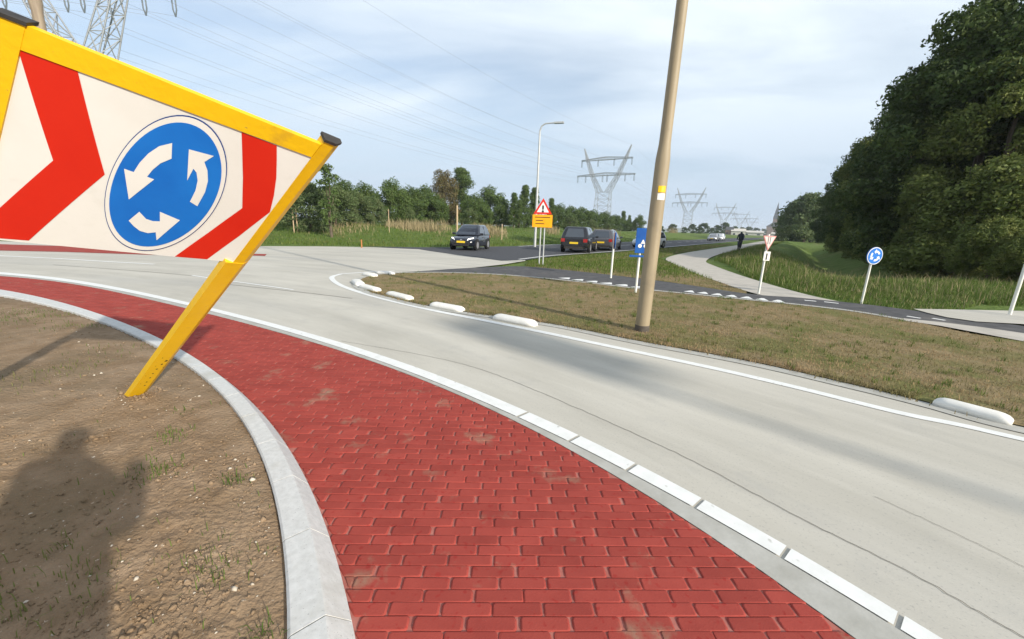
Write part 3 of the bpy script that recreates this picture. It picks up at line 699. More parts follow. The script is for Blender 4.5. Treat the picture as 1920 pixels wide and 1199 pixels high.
sign = empty('direction_sign', (float(FOOT[0]), float(FOOT[1]), float(FOOT[2])), label='knocked-over yellow framed sign with red chevrons and a blue roundabout disc', cat='road sign')
INV = Matrix.Translation(-Vector(FOOT))
def sp(o): o.matrix_parent_inverse = INV; return o     # parts are made in world coordinates
def pframe(ab): n_ = pnorm(*ab); return patch(*ab), n_
nn_ = 16; Vp = []
for j in range(nn_ + 1):
    for i in range(nn_ + 1): Vp.append(patch(i / nn_, j / nn_))
for j in range(nn_ + 1):
    for i in range(nn_ + 1): Vp.append(patch(i / nn_, j / nn_) - pnorm(i / nn_, j / nn_) * .003)
Fp = []
s_ = (nn_ + 1) ** 2
for j in range(nn_):
    for i in range(nn_):
        a = j * (nn_ + 1) + i; Fp.append((a, a + 1, a + nn_ + 2, a + nn_ + 1)); Fp.append((s_ + a, s_ + a + nn_ + 1, s_ + a + nn_ + 2, s_ + a + 1))
for i in range(nn_):
    for a, b in ((i, i + 1), (nn_ * (nn_ + 1) + i + 1, nn_ * (nn_ + 1) + i)): Fp.append((a, s_ + a, s_ + b, b))
    for a, b in (((i + 1) * (nn_ + 1), i * (nn_ + 1)), (i * (nn_ + 1) + nn_, (i + 1) * (nn_ + 1) + nn_)): Fp.append((a, s_ + a, s_ + b, b))
panel = sp(MB().add(Vp, Fp).build('panel', M['white'], sign))
def decal(name, abs_, off, m):
    bm = bmesh.new(); vs = [bm.verts.new((float(ab[0]), float(ab[1]), 0)) for ab in abs_]
    f = bm.faces.new(vs); bm.normal_update(); bmesh.ops.triangulate(bm, faces=[f])
    for _ in range(3):
        lng = [e for e in bm.edges if e.calc_length() > .07]
        if lng: bmesh.ops.subdivide_edges(bm, edges=lng, cuts=1); bmesh.ops.triangulate(bm, faces=bm.faces)
    for v in bm.verts:
        P, n_ = pframe((v.co.x, v.co.y)); v.co = Vector(P + n_ * off)
    bm.normal_update()
    me = bpy.data.meshes.new(name); bm.to_mesh(me); bm.free(); me.materials.append(m)
    o = link(bpy.data.objects.new(name, me), panel); return o
def dens(L_, k=6):
    out = []
    for i in range(len(L_)):
        a, b = np.array(L_[i], float), np.array(L_[(i + 1) % len(L_)], float)
        out += [a + (b - a) * t for t in np.arange(k) / k]
    return out
ZS = 2.398
def zpx(L_): return [(x / ZS, y / ZS) for x, y in L_]
def apx(L_): return [np.clip(patch_uv(x, y), .002, .998) for x, y in L_]
decal('chevron', dens([np.clip(q, .001, .999) for q in apx(zpx([(83, 213), (350, 318), (472, 785), (130, 1082), (0, 1072), (-90, 1060), (-90, 1010), (0, 935), (240, 722)]))]), .0015, M['red'])
chR = [(1087, 594)] + [(1245, 655), (1245, 720), (1243, 800), (1232, 880), (1218, 955), (1075, 1062), (932, 1166), (785, 1156), (935, 1048), (1090, 936), (1093, 800), (1090, 690)]
decal('chevron', dens([np.clip(q, .001, .999) for q in apx(zpx(chR))], 4), .0015, M['red'])
# the disc: ellipse of the photo laid on the panel
def fit_ellipse(pts, k):
    q = np.array(apx(zpx(pts))); A_ = np.c_[q[:, 0] ** 2, q[:, 0] * q[:, 1], q[:, 1] ** 2, q[:, 0], q[:, 1]]; c = np.linalg.lstsq(A_, np.ones(len(q)), rcond=None)[0]
    Q = np.array([[c[0], c[1] / 2], [c[1] / 2, c[2]]]); ctr = -.5 * np.linalg.solve(Q, c[3:]); s = 1 + ctr @ Q @ ctr
    ev, U = np.linalg.eigh(Q / s); ax_ = 1 / np.sqrt(ev); t = np.linspace(0, 2 * np.pi, k, endpoint=False)
    return ctr, lambda sc: [ctr + U @ (ax_ * sc * np.array([math.cos(a), math.sin(a)])) for a in t]
ctr, ell = fit_ellipse([(468, 900), (500, 760), (580, 640), (690, 555), (810, 520), (920, 545), (1000, 640), (1025, 760), (985, 900), (900, 1020), (790, 1100), (650, 1130), (540, 1080), (485, 1000)], 72)
decal('disc_rim', ell(1.0), .003, M['dkblue'])
decal('disc_border', ell(.985), .0042, M['white'])
decal('disc_face', ell(.915), .0054, M['blue'])
for L_ in ([(778, 642), (775, 712), (725, 733), (690, 762), (665, 793), (697, 805), (583, 895), (562, 757), (605, 772), (632, 730), (672, 688), (720, 656)],
           [(853, 670), (965, 700), (922, 727), (936, 765), (938, 812), (925, 862), (890, 925), (857, 905), (882, 855), (892, 810), (887, 775), (873, 757), (845, 810)],
           [(630, 950), (660, 982), (690, 992), (722, 993), (722, 950), (812, 988), (707, 1078), (703, 1042), (668, 1046), (632, 1036), (605, 1015), (582, 990)]):
    decal('arrow', dens(apx(zpx(L_)), 3), .0068, M['white'])
# right post: bright flat front, shaded chamfer, wider sleeve below the panel
def S3(u, v, w_): return FOOT + D1 * u - D2 * v - DN * w_
def post_secs(vs, prof): return [[S3(u, v, w_) for u, w_ in prof(v)] for v in vs]
upper = lambda v: [(-.050, .003), (.0, .003), (.036, -.022), (.036, -.040), (-.050, -.040)]
pr_ = sp(MB().loft(post_secs([1.70, 2.0, 2.4, 2.685], upper), smooth=False).build('post', M['yellow'], sign))
low = lambda v: [(-.078 - .008 * v / 1.7, .005), (.001, .005), (.036, -.022), (.036, -.042), (-.078 - .008 * v / 1.7, -.042)]
sp(MB().loft(post_secs([-.25, .04, .6, 1.2, 1.735], low), smooth=False).build('post_sleeve', M['yellow'], sign))
cap = lambda v: [(-.054, .007), (.003, .007), (.039, -.019), (.039, -.044), (-.054, -.044)]
sp(MB().loft(post_secs([2.686, 2.700], cap), smooth=False).build('end_cap', M['black'], sign))
# top bar between the posts
UL = nrm(TL - BLc); bt = 10; secs = []
for i in range(bt + 1):
    a = i / bt; lo_p = patch(a, 0.0); n_ = pnorm(a, 0.0); up_ = nrm(UL * (1 - a) + -D2 * a)
    hgt = .100 * (1 - a) + .080 * a
    secs.append([lo_p + n_ * .006 - up_ * .002, lo_p + n_ * .006 + up_ * hgt, lo_p - n_ * .022 + up_ * (hgt + .0), lo_p - n_ * .022 - up_ * .002])
e0 = secs[0]; dl = nrm(TL - TR)
sp(MB().loft(secs, smooth=False).build('top_bar', M['yellow'], sign))
# left post, partly out of the frame
nL = pnorm(0, .3); uL = nrm(TR - TL); LF = TL + (BLc - TL) * 1.0; kk = (.10 - TL[2]) / (BLc - TL)[2]
tops = TL + UL * .098; foots = TL + (BLc - TL) * (kk + .1)
def lsec(P): return [P + uL * .012 + nL * .008, P - uL * .085 + nL * .008, P - uL * .085 - nL * .04, P + uL * .012 - nL * .04]
sp(MB().loft([lsec(foots + (tops - foots) * t) for t in (0, .3, .6, .8, 1)], smooth=False).build('post', M['yellow'], sign))
def csec(P): return [P + uL * .016 + nL * .013, P - uL * .09 + nL * .013, P - uL * .09 - nL * .044, P + uL * .016 - nL * .044]
sp(MB().loft([csec(tops), csec(tops + UL * .016)], smooth=False).build('end_cap', M['black'], sign))
# punched holes / scuffs near the foot
for k, (u, v, s) in enumerate([(-.028, .16, .006), (-.032, .22, .006), (-.030, .29, .007), (-.034, .36, .006), (-.030, .43, .007), (-.022, .50, .008), (-.012, .55, .010), (-.06, .20, .003), (-.065, .33, .003), (-.05, .48, .004), (.0, .45, .004), (-.045, .60, .004)]):
    a = [S3(u + s * math.cos(q) * random.uniform(.6, 1.2), v + s * 1.2 * math.sin(q) * random.uniform(.6, 1.2), .0062) for q in np.linspace(0, 6.28, 8)[:-1]]
    sp(MB().add(a, [tuple(range(7))]).build('scuff', M['grime'], sign))

# ------------------------------------------------------------------ white bull-nose kerb blocks
def kerb_block(name, a, b, wd, h, label):
    a, b = np.array(a), np.array(b); ln = np.linalg.norm(b - a); d = (b - a) / ln; secs = []
    for s in (0, .02, .06, .12, .2, .5, .8, .88, .94, .98, 1.0):
        e = min(s, 1 - s) * ln / (wd * .55); k = math.sqrt(max(.02, 1 - max(0, 1 - e) ** 2)) if e < 1 else 1.0
        sec = []
        for q in range(9):
            t = math.pi * q / 8; x = math.cos(t); y = math.sin(t) ** .5
            sec.append(((s - .5) * ln, x * wd / 2 * (.55 + .45 * k), h * y * (.35 + .65 * k) - .01 * (y == 0)))
        secs.append(sec)
    o = MB().loft(secs).build(name, M['kerbwhite'], None); c = (a + b) / 2; o.location = (c[0], c[1], .004); o.rotation_euler = (0, 0, math.atan2(d[1], d[0])); o.scale = (1, 1, 1)
    return tag(o, label, 'kerb block', 'white kerb blocks round the grass verge')
M['kerbwhite'] = mat('white_kerb_paint', (.70, .68, .62), (.78, .76, .71), 9, .75, .2, 40, bdist=.004, c3=(.55, .52, .46), s3=4, t3=(.6, .8))
for i, (p0, p1, lab) in enumerate([((1750, 757), (1898, 797), 'white kerb block lying alone at the verge edge far from the tall pole'),
        ((928, 597), (1004, 612), 'long white rounded kerb block on the verge edge, the one closest to the tall pole'),
        ((810, 574), (868, 585), 'white rounded kerb block on the verge edge, second from the tall pole'),
        ((729, 553), (771, 564), 'short white kerb block on the verge edge, third from the tall pole'),
        ((678, 539), (710, 548), 'white kerb block on the curved tip of the grass verge facing the island'),
        ((667, 529), (676, 537), 'white kerb block at the very tip of the grass verge with a dark end'),
        ((684, 516), (704, 520), 'white kerb block on the tip of the verge facing the concrete exit'),
        ((709, 513), (738, 516), 'white kerb block last in the curved row, on the exit side of the verge')]):
    kerb_block('kerb_block', G(*p0), G(*p1), [.17, .21, .20, .20, .20, .24, .24, .24][i], .075 if i == 0 else .085, lab)

# ------------------------------------------------------------------ poles
def lathe_pole(mb, base, prof, n=20, lean=(0, 0)):
    secs = []
    for z, r in prof: secs.append([(base[0] + lean[0] * z + r * math.cos(2 * math.pi * k / n), base[1] + lean[1] * z + r * math.sin(2 * math.pi * k / n), z) for k in range(n)])
    return mb.loft(secs)
pb = G(1203, 622)
pole = empty('lamp_pole', (pb[0], pb[1], 0), label='tall thick beige steel pole with a yellow sticker standing on the grass verge', cat='pole')
def zat(yy):            # height on the pole seen at pixel row yy
    P = np.array([pb[0], pb[1]]); lo_z, hi_z = -1, 30
    for _ in range(40):
        m_ = (lo_z + hi_z) / 2
        if PX((P[0], P[1], m_))[1] > yy: lo_z = m_
        else: hi_z = m_
    return m_
z1, z2 = zat(300), zat(268)
lean = ((G(1203, 622)[0] * 0 + .012), 0)
lathe_pole(MB(), (0, 0), [(.10, .100), (.8, .099), (z1 - .05, .094), (z1 + .02, .092), (z2 - .02, .076), (z2 + .1, .074), (9.5, .058)], lean=lean).build('shaft', M['pole'], pole)
lathe_pole(MB(), (0, 0), [(-.1, .104), (.105, .103)], lean=lean).build('foot', M['poledark'], pole)
def sticker(z0, z1_, m, w_=.55, name='sticker'):
    secs = []
    ang0 = math.atan2(-pb[1], -pb[0]) + .42
    for z in (z0, z1_):
        r = np.interp(z, [.8, z1 - .05], [.099, .094]) + .0025
        secs.append([(lean[0] * z + r * math.cos(ang0 + t), r * math.sin(ang0 + t), z) for t in np.linspace(-w_, w_, 8)])
    return MB().loft(secs, close=False, cap=False).build(name, m, pole)
zs = [zat(y) for y in (376, 364, 362, 350)]
sticker(zs[0], zs[1], M['white']); sticker(zs[2], zs[3], M['yellow'])
arm = MB().path([(0.1, 0, 9.4), (.1, -.02, 9.9), (-.2, -.4, 10.2), (-.9, -1.0, 10.25)], [.062, .055, .05, .045], 10); arm.build('arm', M['pole'], pole)
MB().box((-1.2, -1.25, 10.22), (.75, .3, .12), Matrix.Rotation(math.atan2(-.6, -.7), 3, 'Z')).build('lamp_head', M['galv'], pole)
# the brown pole behind the sign panel
lb = G(162, 461)
p2 = empty('lamp_pole', (lb[0], lb[1], 0), label='brown steel pole rising behind the top bar of the knocked-over sign', cat='pole')
lathe_pole(MB(), (0, 0), [(-.1, .20), (3.0, .19), (7.5, .175), (9.2, .17), (9.5, .205), (12, .19), (16, .16)]).build('shaft', M['polebrown'], p2)
MB().box((0.3, -.3, 16.1), (1.6, .4, .18), Matrix.Rotation(-.7, 3, 'Z')).build('lamp_head', M['galv'], p2)
# lamp post across the road
def lamp_post(px_base, dist, px_top, label, reach_px):
    b = az(*px_base) * dist; hz = float(terrain_h(b[0], b[1])); d = ray(*px_top); h = CAMH + d[2] / np.hypot(d[0], d[1]) * dist
    o = empty('street_lamp', (b[0], b[1], hz), label=label, cat='street lamp')
    h = h - hz; side = np.array([az(1200)[1], -az(1200)[0]])
    rr = reach_px / FPX * dist * .95
    MB().path([(0, 0, -.1), (0, 0, 1.2), (0, 0, h * .5), (0, 0, h - .9)], [.10, .10, .085, .062], 12).build('shaft', M['galv'], o)
    bend = MB().path([(0, 0, h - .9), (.0, 0, h - .5), (side[0] * .12, side[1] * .12, h - .18), (side[0] * .4, side[1] * .4, h - .02), (side[0] * rr * .62, side[1] * rr * .62, h)], [.062, .058, .055, .05, .045], 10)
    bend.build('arm', M['galv'], o)
    c = side * rr * .82; MB().box((c[0], c[1], h - .005), (rr * .42, .26, .10), Matrix.Rotation(math.atan2(side[1], side[0]), 3, 'Z')).build('lamp_head', M['galv'], o)
lamp_post((1003, 455), 31, (1018, 232), 'slim grey street lamp with a curved arm beside the main road', 42)

# ------------------------------------------------------------------ road signs on posts
def face(P): return math.atan2(-P[0], P[1]) if False else math.atan2(P[1], P[0]) - math.pi / 2      # rz so that local -Y looks at the camera
def signpost(name, px, label, cat, rz_off=0.0, z0=0.0):
    b = G(*px, z0); return empty(name, (b[0], b[1], z0), face(b) + rz_off, label=label, cat=cat), float(np.hypot(*b))
def hgt_at(px_x, px_y, dist): d = ray(px_x, px_y); return CAMH + d[2] / np.hypot(d[0], d[1]) * dist
XZ = Matrix.Rotation(math.pi / 2, 4, 'X')          # prism outlines in local X/Z, thickness towards -Y
def plate(poly, y, t): return MB().prism(poly, t, Matrix.Translation((0, y, 0)) @ XZ)
def circle(r, cx=0, cz=0, n=40): return [(cx + r * math.cos(2 * math.pi * k / n), cz + r * math.sin(2 * math.pi * k / n)) for k in range(n)]
def arc_arrow(R0, R1, a0, a1, hd, n=8):
    out = [(R1 * math.cos(a), R1 * math.sin(a)) for a in np.linspace(a0, a1, n)]
    e = a1; w_ = (R1 - R0); rm = (R0 + R1) / 2
    out += [((R1 + w_ * .8) * math.cos(e), (R1 + w_ * .8) * math.sin(e)), (rm * math.cos(e + hd), rm * math.sin(e + hd)), ((R0 - w_ * .8) * math.cos(e), (R0 - w_ * .8) * math.sin(e))]
    out += [(R0 * math.cos(a), R0 * math.sin(a)) for a in np.linspace(a1, a0, n)]
    return out
# blue roundabout disc on a low post
o, ds = signpost('roundabout_sign', (1618, 567), 'round blue sign with circling white arrows on a thin post before the dark trees', 'road sign'); o.rotation_euler = (0, 0, .12)
zt = hgt_at(1637, 480, ds); rd = 15.5 / FPX * ds / np.hypot(*ray(1637, 480)[:2]) * .98
rd = (hgt_at(1637, 464, ds) - hgt_at(1637, 497, ds)) / 2
MB().tube((0, .03, -.2), (0, .03, zt), .024, n=10).build('post', M['postwhite'], o)
d_ = plate(circle(rd, 0, zt), 0, .02).build('disc', M['blue'], o)
plate(circle(rd * .99, 0, zt), -.021, .003).build('border', M['white'], o)
plate(circle(rd * .90, 0, zt), -.025, .003).build('disc_face', M['blue'], o)
for k in range(3):
    a = k * 2 * math.pi / 3 + .4; plate([(x, z + zt) for x, z in arc_arrow(rd * .40, rd * .62, a, a + 1.15, .5)], -.029, .003).build('arrow', M['white'], o)
# give-way triangle seen from behind with a small plate under it
o, ds = signpost('give_way_sign', (1425, 551), 'inverted pale triangle sign with a small plate under it, beside the cycle path', 'road sign'); o.rotation_euler = (0, 0, .15)
zt, zb = hgt_at(1438, 442.5, ds), hgt_at(1437, 470, ds); hw = (zt - zb) * .50; z3, z4 = hgt_at(1436, 472, ds), hgt_at(1434, 489, ds)
MB().tube((0, .05, -.2), (0, .05, zt + .04), .026, n=10).build('post', M['postwhite'], o)
M['signback'] = mat('triangle_back', (.62, .50, .46), (.68, .56, .52), 6, .5)
M['pinkedge'] = mat('triangle_edge', (.58, .22, .20), (.64, .27, .24), 6, .5)
plate([(0, zb), (hw, zt), (-hw, zt)], .02, .02).build('triangle', M['pinkedge'], o)
zc = (zt * 2 + zb) / 3; plate([(x * .82, zc + (z - zc) * .82) for x, z in ((0, zb), (hw, zt), (-hw, zt))], -.001, .004).build('triangle_face', M['signback'], o)
for s in (-1, 1): MB().box((s * hw * .16, -.012, zt - (zt - zb) * .30), (.018, .016, (zt - zb) * .5)).build('rail', M['galv'], o)
MB().box((0, 0, (z3 + z4) / 2), (hw * .95, .02, z3 - z4)).build('sub_plate', M['postwhite'], o)
MB().box((-hw * .06, -.014, (z3 + z4) / 2 - .01), (.03, .01, (z3 - z4) * .7)).build('plate_mark', M['black'], o)
# white post at the right edge
o, ds = signpost('sign_post', (1893, 590), 'plain white sign post standing on the pale concrete pavement at the cycle crossing', 'post', z0=.02)
MB().tube((0, 0, -.2), (0, 0, 2.35), .030, n=12).build('shaft', M['postwhite'], o)
zt = 2.25; MB().box((.30, 0, zt - .25), (.6, .02, .5)).build('sign_plate', M['galv'], o)
MB().tube((0, 0, 2.34), (0, 0, 2.37), .041, n=12).build('cap', M['black'], o)
# blue board with a cyclist symbol half behind the pole
o, ds = signpost('cycle_route_sign', (1192, 551), 'blue rectangular sign with a white symbol half hidden behind the beige pole', 'road sign', .25)
zt, zb = hgt_at(1203, 428, ds), hgt_at(1200, 475, ds); hw = .30
MB().tube((0, .03, -.2), (0, .03, zt), .028, n=10).build('post', M['postwhite'], o)
MB().box((.07, 0, (zt + zb) / 2), (hw * 1.3, .025, zt - zb)).build('board', M['navy'], o)
zc = zb + (zt - zb) * .38
for x in (-.09, .09): plate([(px_, pz_) for px_, pz_ in circle(.045, x * .7 + .04, zc - .05, 20)], -.016, .004).build('symbol_wheel', M['white'], o)
plate([(-.01, zc + .0), (.09, zc + .0), (.05, zc + .09), (.03, zc + .09)], -.016, .004).build('symbol_rider', M['white'], o)
MB().box((-.01, 0, zb - .07), (hw * 1.5, .02, .045)).build('lower_plate', M['navy'], o)
# marker post whose sign is edge-on
o, ds = signpost('edge_on_sign', (1147, 522), 'thin post with its round sign turned edge-on, in the grass by the cycle track', 'road sign', math.pi / 2 - .03)
zt, zb = hgt_at(1158, 436, ds), hgt_at(1156, 467, ds)
MB().tube((0, .03, -.2), (0, .03, zt - .02), .030, n=10).build('post', M['postwhite'], o)
plate(circle((zt - zb) / 2, 0, (zt + zb) / 2), 0, .02).build('disc', M['navy'], o)
plate(circle((zt - zb) / 2 * .99, 0, (zt + zb) / 2), .024, .003).build('disc_rim', M['red'], o)
# roadworks warning sign
o, ds = signpost('roadworks_sign', (1013, 497), 'red warning triangle above an orange text board on a pair of posts', 'road sign')
zt, zb, z4 = hgt_at(1022, 372, ds), hgt_at(1022, 402, ds), hgt_at(1020, 427, ds); hw = (zt - zb) * .60
for x in (-.05, .10): MB().tube((x, .04, -.2), (x, .04, zb), .026, n=10).build('post', M['galv'], o)
plate([(-hw, zb), (hw, zb), (0, zt)], 0, .02).build('triangle', M['red'], o)
zc = zb + (zt - zb) / 3; plate([(x * .66, zc + (z - zc) * .66) for x, z in ((-hw, zb), (hw, zb), (0, zt))], -.022, .003).build('triangle_face', M['white'], o)
MB().box((0, -.027, zc + (zt - zb) * .08), (.07, .006, (zt - zb) * .26)).build('symbol_bar', M['black'], o)
plate(circle(.045, 0, zc - (zt - zb) * .16, 14), -.025, .003).build('symbol_dot', M['black'], o)
bw = hw * 1.08; MB().box((0, 0, (zb + z4) / 2 - .01), (bw * 2, .025, zb - z4 - .03)).build('text_board', M['orange'], o)
hb = zb - z4
for k, (w_, x) in enumerate(((1.55, 0), (.75, -.3), (.9, -.25))): MB().box((x * bw, -.0165, zb - .06 - hb * (.12 + .24 * k)), (bw * w_, .004, hb * .06)).build('text_line', M['grime'], o)

# ------------------------------------------------------------------ stakes and small posts in the field
def stake(px, dist, h, rad, m, label, cat='stake', name='tree_stake'):
    b = az(px) * dist; hz = float(terrain_h(b[0], b[1])); mb = MB().tube((0, 0, -.2), (0, 0, h), rad, rad * .92, 8); mb.tube((0, 0, h), (0, 0, h + rad), rad * .92, rad * .4, 8)
    o_ = mb.build(name, m); o_.location = (b[0], b[1], hz); return tag(o_, label, cat)
stake(552, 37, 1.7, .05, M['wood'], 'left wooden stake of a sapling support pair beside the yellow post')
stake(558.5, 37.3, 1.75, .05, M['wood'], 'right wooden stake of a sapling support pair beside the yellow post')
stake(857, 42, 2.6, .10, M['wood'], 'tall bare wooden post rising behind the black hatchback', 'post', 'wooden_post')
stake(730, 36, 1.9, .035, M['wood'], 'thin bare stake standing in the rough field grass before the bushes', 'stake')
stake(941, 40, 1.5, .05, M['wood'], 'short pale stake in the field grass near the dry reeds', 'stake')
stake(677, 24.6, .48, .04, M['orangepost'], 'low orange marker post at the far edge of the concrete', 'marker post', 'marker_post')

# ------------------------------------------------------------------ cars
def quad_panel(c, inset, off, u0=0., u1=1.):
    c = [np.array(q, float) for q in c]            # a b (bottom) , d c (top) : order bl, br, tr, tl
    f = lambda u, v: (c[0] * (1 - u) + c[1] * u) * (1 - v) + (c[3] * (1 - u) + c[2] * u) * v
    n_ = nrm(np.cross(c[1] - c[0], c[3] - c[0])); ins = inset
    P = [f(u0 + ins, ins * 1.3), f(u1 - ins, ins * 1.3), f(u1 - ins, 1 - ins * 1.3), f(u0 + ins, 1 - ins * 1.3)]
    b = MB(); Q = [p + n_ * off for p in P] + [p - n_ * .01 for p in P]
    return b.add(Q, [(0, 1, 2, 3), (7, 6, 5, 4), (0, 4, 5, 1), (1, 5, 6, 2), (2, 6, 7, 3), (3, 7, 4, 0)])
M['lamp_on'] = mat('lit_headlight', (.9, .9, .9), rough=.1); M['lamp_on'].node_tree.nodes['Principled BSDF'].inputs['Emission Color'].default_value = (1, .97, .9, 1); M['lamp_on'].node_tree.nodes['Principled BSDF'].inputs['Emission Strength'].default_value = 1.6
def make_car(label, loc, heading, paint, Ln, Wd, Ht, style='hatch', group=None, detail=True, z=0.0):
    o = empty('car', (loc[0], loc[1], z), heading, label=label, cat='car', group=group)
    l, wv = Ln / 2, Wd / 2; belt = Ht * (.60 if style != 'suv' else .58); hood = Ht * .56; gc = Ht * .13
    xs = [-l, -l + .06, -l + .22, -l * .62, -l * .2, l * .25, l * .52, l - .28, l - .08, l]
    hw_ = [.80, .90, .97, 1.0, 1.0, 1.0, 1.0, .95, .86, .74]
    zt = [belt * .90, belt * .97, belt, belt, belt, belt * .985, hood * .99, hood * .86, hood * .76, hood * .66]
    zb = [gc + .22, gc + .12, gc + .05, gc, gc, gc, gc, gc + .02, gc + .06, gc + .14]
    secs = []
    for x, k, t, b in zip(xs, hw_, zt, zb):
        w_ = wv * k; m_ = (t + b) / 2
        half = [(w_ * .88, b), (w_ * .985, b + .08), (w_, m_ - .02), (w_ * .985, m_ + (t - m_) * .55), (w_ * .93, t - .035), (w_ * .82, t)]
        secs.append([(x, y, z_) for y, z_ in half] + [(x, -y, z_) for y, z_ in half[::-1]])
    body = MB().loft(secs).build('body', paint, o)
    # cabin
    rb, fb = -l + (.10 if style != 'sedan' else .62), l * (.50 if style != 'sedan' else .42)
    rr_, fr_ = -l + (.42 if style != 'sedan' else 1.15), l * .06
    if style == 'suv': rr_ = -l + .40
    wb, wr = wv * .93, wv * .70; z0, z1 = belt - .03, Ht - .045
    cab = []
    for (xa, xb, ww, zz_) in ((rb, fb, wb, z0), (rb + (rr_ - rb) * .5, fb + (fr_ - fb) * .5, (wb + wr) / 2 + .02, (z0 + z1) / 2 + .02), (rr_, fr_, wr, z1), (rr_ + .16, fr_ - .16, wr - .10, Ht)):
        cab.append([(xa, -ww * .93, zz_), (xa + .05, -ww, zz_), (xb - .12, -ww, zz_), (xb, -ww * .86, zz_), (xb, ww * .86, zz_), (xb - .12, ww, zz_), (xa + .05, ww, zz_), (xa, ww * .93, zz_)])
    MB().loft(cab).build('cabin', paint, o)
    g = M['glass']; yb, yr = wb * .86, wr * .84
    quad_panel([(fb, yb, z0), (fb, -yb, z0), (fr_, -yr, z1), (fr_, yr, z1)][::1], .06, .03).build('windscreen', g, o)
    quad_panel([(rb, -yb, z0), (rb, yb, z0), (rr_, yr, z1), (rr_, -yr, z1)], .08, .03).build('rear_window', g, o)
    for s in (1, -1):
        c = [(rb + .12, s * wb, z0), (fb - .18, s * wb, z0), (fr_ - .05, s * wr, z1), (rr_ + .08, s * wr, z1)]
        if s > 0: c = [c[1], c[0], c[3], c[2]]
        spl = (.0, .52, 1.0) if s < 0 else (.0, .48, 1.0)
        for a, b in zip(spl[:-1], spl[1:]): quad_panel(c, .045, .028, a, b).build('side_window', g, o)
    # wheels with arches
    wr_ = Ht * .205
    for x in (-l * .60, l * .62):
        for s in (1, -1):
            MB().tube((x, s * (wv - .10), wr_ + .02), (x, s * (wv + .004), wr_ + .02), wr_ * 1.17, n=20).build('wheel_arch', M['tyre'], o)
            wh = MB().tube((x, s * (wv - .17), wr_), (x, s * (wv + .012), wr_), wr_, n=20).build('wheel', M['tyre'], o)
            rim = MB().tube((x, s * (wv - .02), wr_), (x, s * (wv + .018), wr_), wr_ * .64, n=16)
            rim.build('rim', M['rim'], wh)
    if not detail: return o
    bevel(body, .02)
    for s in (1, -1):
        hl = MB(); zc = hood * .74
        hl.loft([[(l - .03, s * wv * .46, zc - .06), (l - .02, s * wv * .52, zc + .05), (l - .10, s * wv * .60, zc + .09), (l - .08, s * wv * .55, zc - .07)], [(l - .22, s * wv * .80, zc - .03), (l - .24, s * wv * .82, zc + .12), (l - .34, s * wv * .84, zc + .13), (l - .26, s * wv * .88, zc - .03)]], smooth=False).build('headlight', M['lamp_on'] if 'approaching' in label else M['lamp'], o)
        MB().box((-l + .04, s * wv * .76, belt * .83), (.10, wv * .26, .20)).build('tail_light', M['tail'], o)
        mi = MB().box((fb - .32, s * (wv + .09), belt + .05), (.12, .20, .13)).build('mirror', paint, o); bevel(mi, .03)
        MB().box((-.05 if s > 0 else -.05, s * (wv + .002), belt * .85), (.16, .02, .03)).build('door_handle', M['black'], o)
    MB().box((l - .02, 0, gc + .30), (.05, .52, .115)).build('number_plate', M['plate'], o)
    MB().box((-l - .005, 0, belt * .66), (.03, .52, .115)).build('number_plate', M['plate'], o)
    MB().box((l - .05, 0, gc + .15), (.10, wv * 1.15, .13)).build('grille', M['black'], o)
    MB().box((-l + .05, 0, gc + .12), (.12, wv * 1.3, .16)).build('rear_bumper', M['black'], o)
    plate_e = MB().box((l - .045, 0, hood * .72), (.02, .12, .07)).build('badge', M['rim'], o)
    return o
hd = math.atan2(-.80, -.60)
make_car('small black hatchback with bright headlights approaching the roundabout', (-2.75, 25.2), math.atan2(-.972, -.235), M['cblue'], 3.43, 1.63, 1.50, 'hatch', z=.006)
make_car('black sport utility car with yellow rear plate driving away from the roundabout', (4.35, 26.8), math.atan2(.945, .325), M['cblack'], 4.35, 1.82, 1.58, 'suv', z=.006)
make_car('dark grey hatchback directly ahead of the black sport utility car', (6.95, 30.6), math.atan2(.92, .39), M['cgrey'], 4.3, 1.80, 1.46, 'hatch', z=.006)
make_car('white hatchback on the main road half hidden behind the beige pole', (12.5, 37.4), math.atan2(-.75, -.66), M['cwhite'], 4.1, 1.76, 1.48, 'hatch', z=.006)
for px, dd, pt, lab in ((1337, 92, M['csilver'], 'silver car far down the main road, leading a white one'), (1349, 104, M['cwhite'], 'white car far down the main road behind a silver one')):
    b = az(px, 452) * dd; make_car(lab, b, math.atan2(-.83, -.56), pt, 4.3, 1.8, 1.5, 'hatch', z=.006, detail=True)

# ------------------------------------------------------------------ cyclist far along the path
def skin_body(name, joints, edges, m, parent, sub=1):
    me = bpy.data.meshes.new(name); me.from_pydata([j[:3] for j in joints], edges, []); o_ = link(bpy.data.objects.new(name, me), parent)
    mo = o_.modifiers.new('skin', 'SKIN'); mo.use_smooth_shade = True
    for v, j in zip(me.skin_vertices[0].data, joints): v.radius = (j[3], j[4] if len(j) > 4 else j[3])
    me.skin_vertices[0].data[0].use_root = True
    s = o_.modifiers.new('sub', 'SUBSURF'); s.levels = sub; s.render_levels = sub; me.materials.append(m); return o_
cb = az(1386, 466) * 41
cyc_o = empty('bicycle', (cb[0], cb[1], .0), math.atan2(RD[1], RD[0]) + math.pi, label='dark bicycle ridden along the cycle path', cat='bicycle')
for x in (-.52, .52):
    wv_ = MB(); wv_.path([(x + .34 * math.cos(t), 0, .35 + .34 * math.sin(t)) for t in np.linspace(0, 2 * math.pi, 20)], .018, 6); wv_.build('wheel', M['tyre'], cyc_o)
fr = MB()
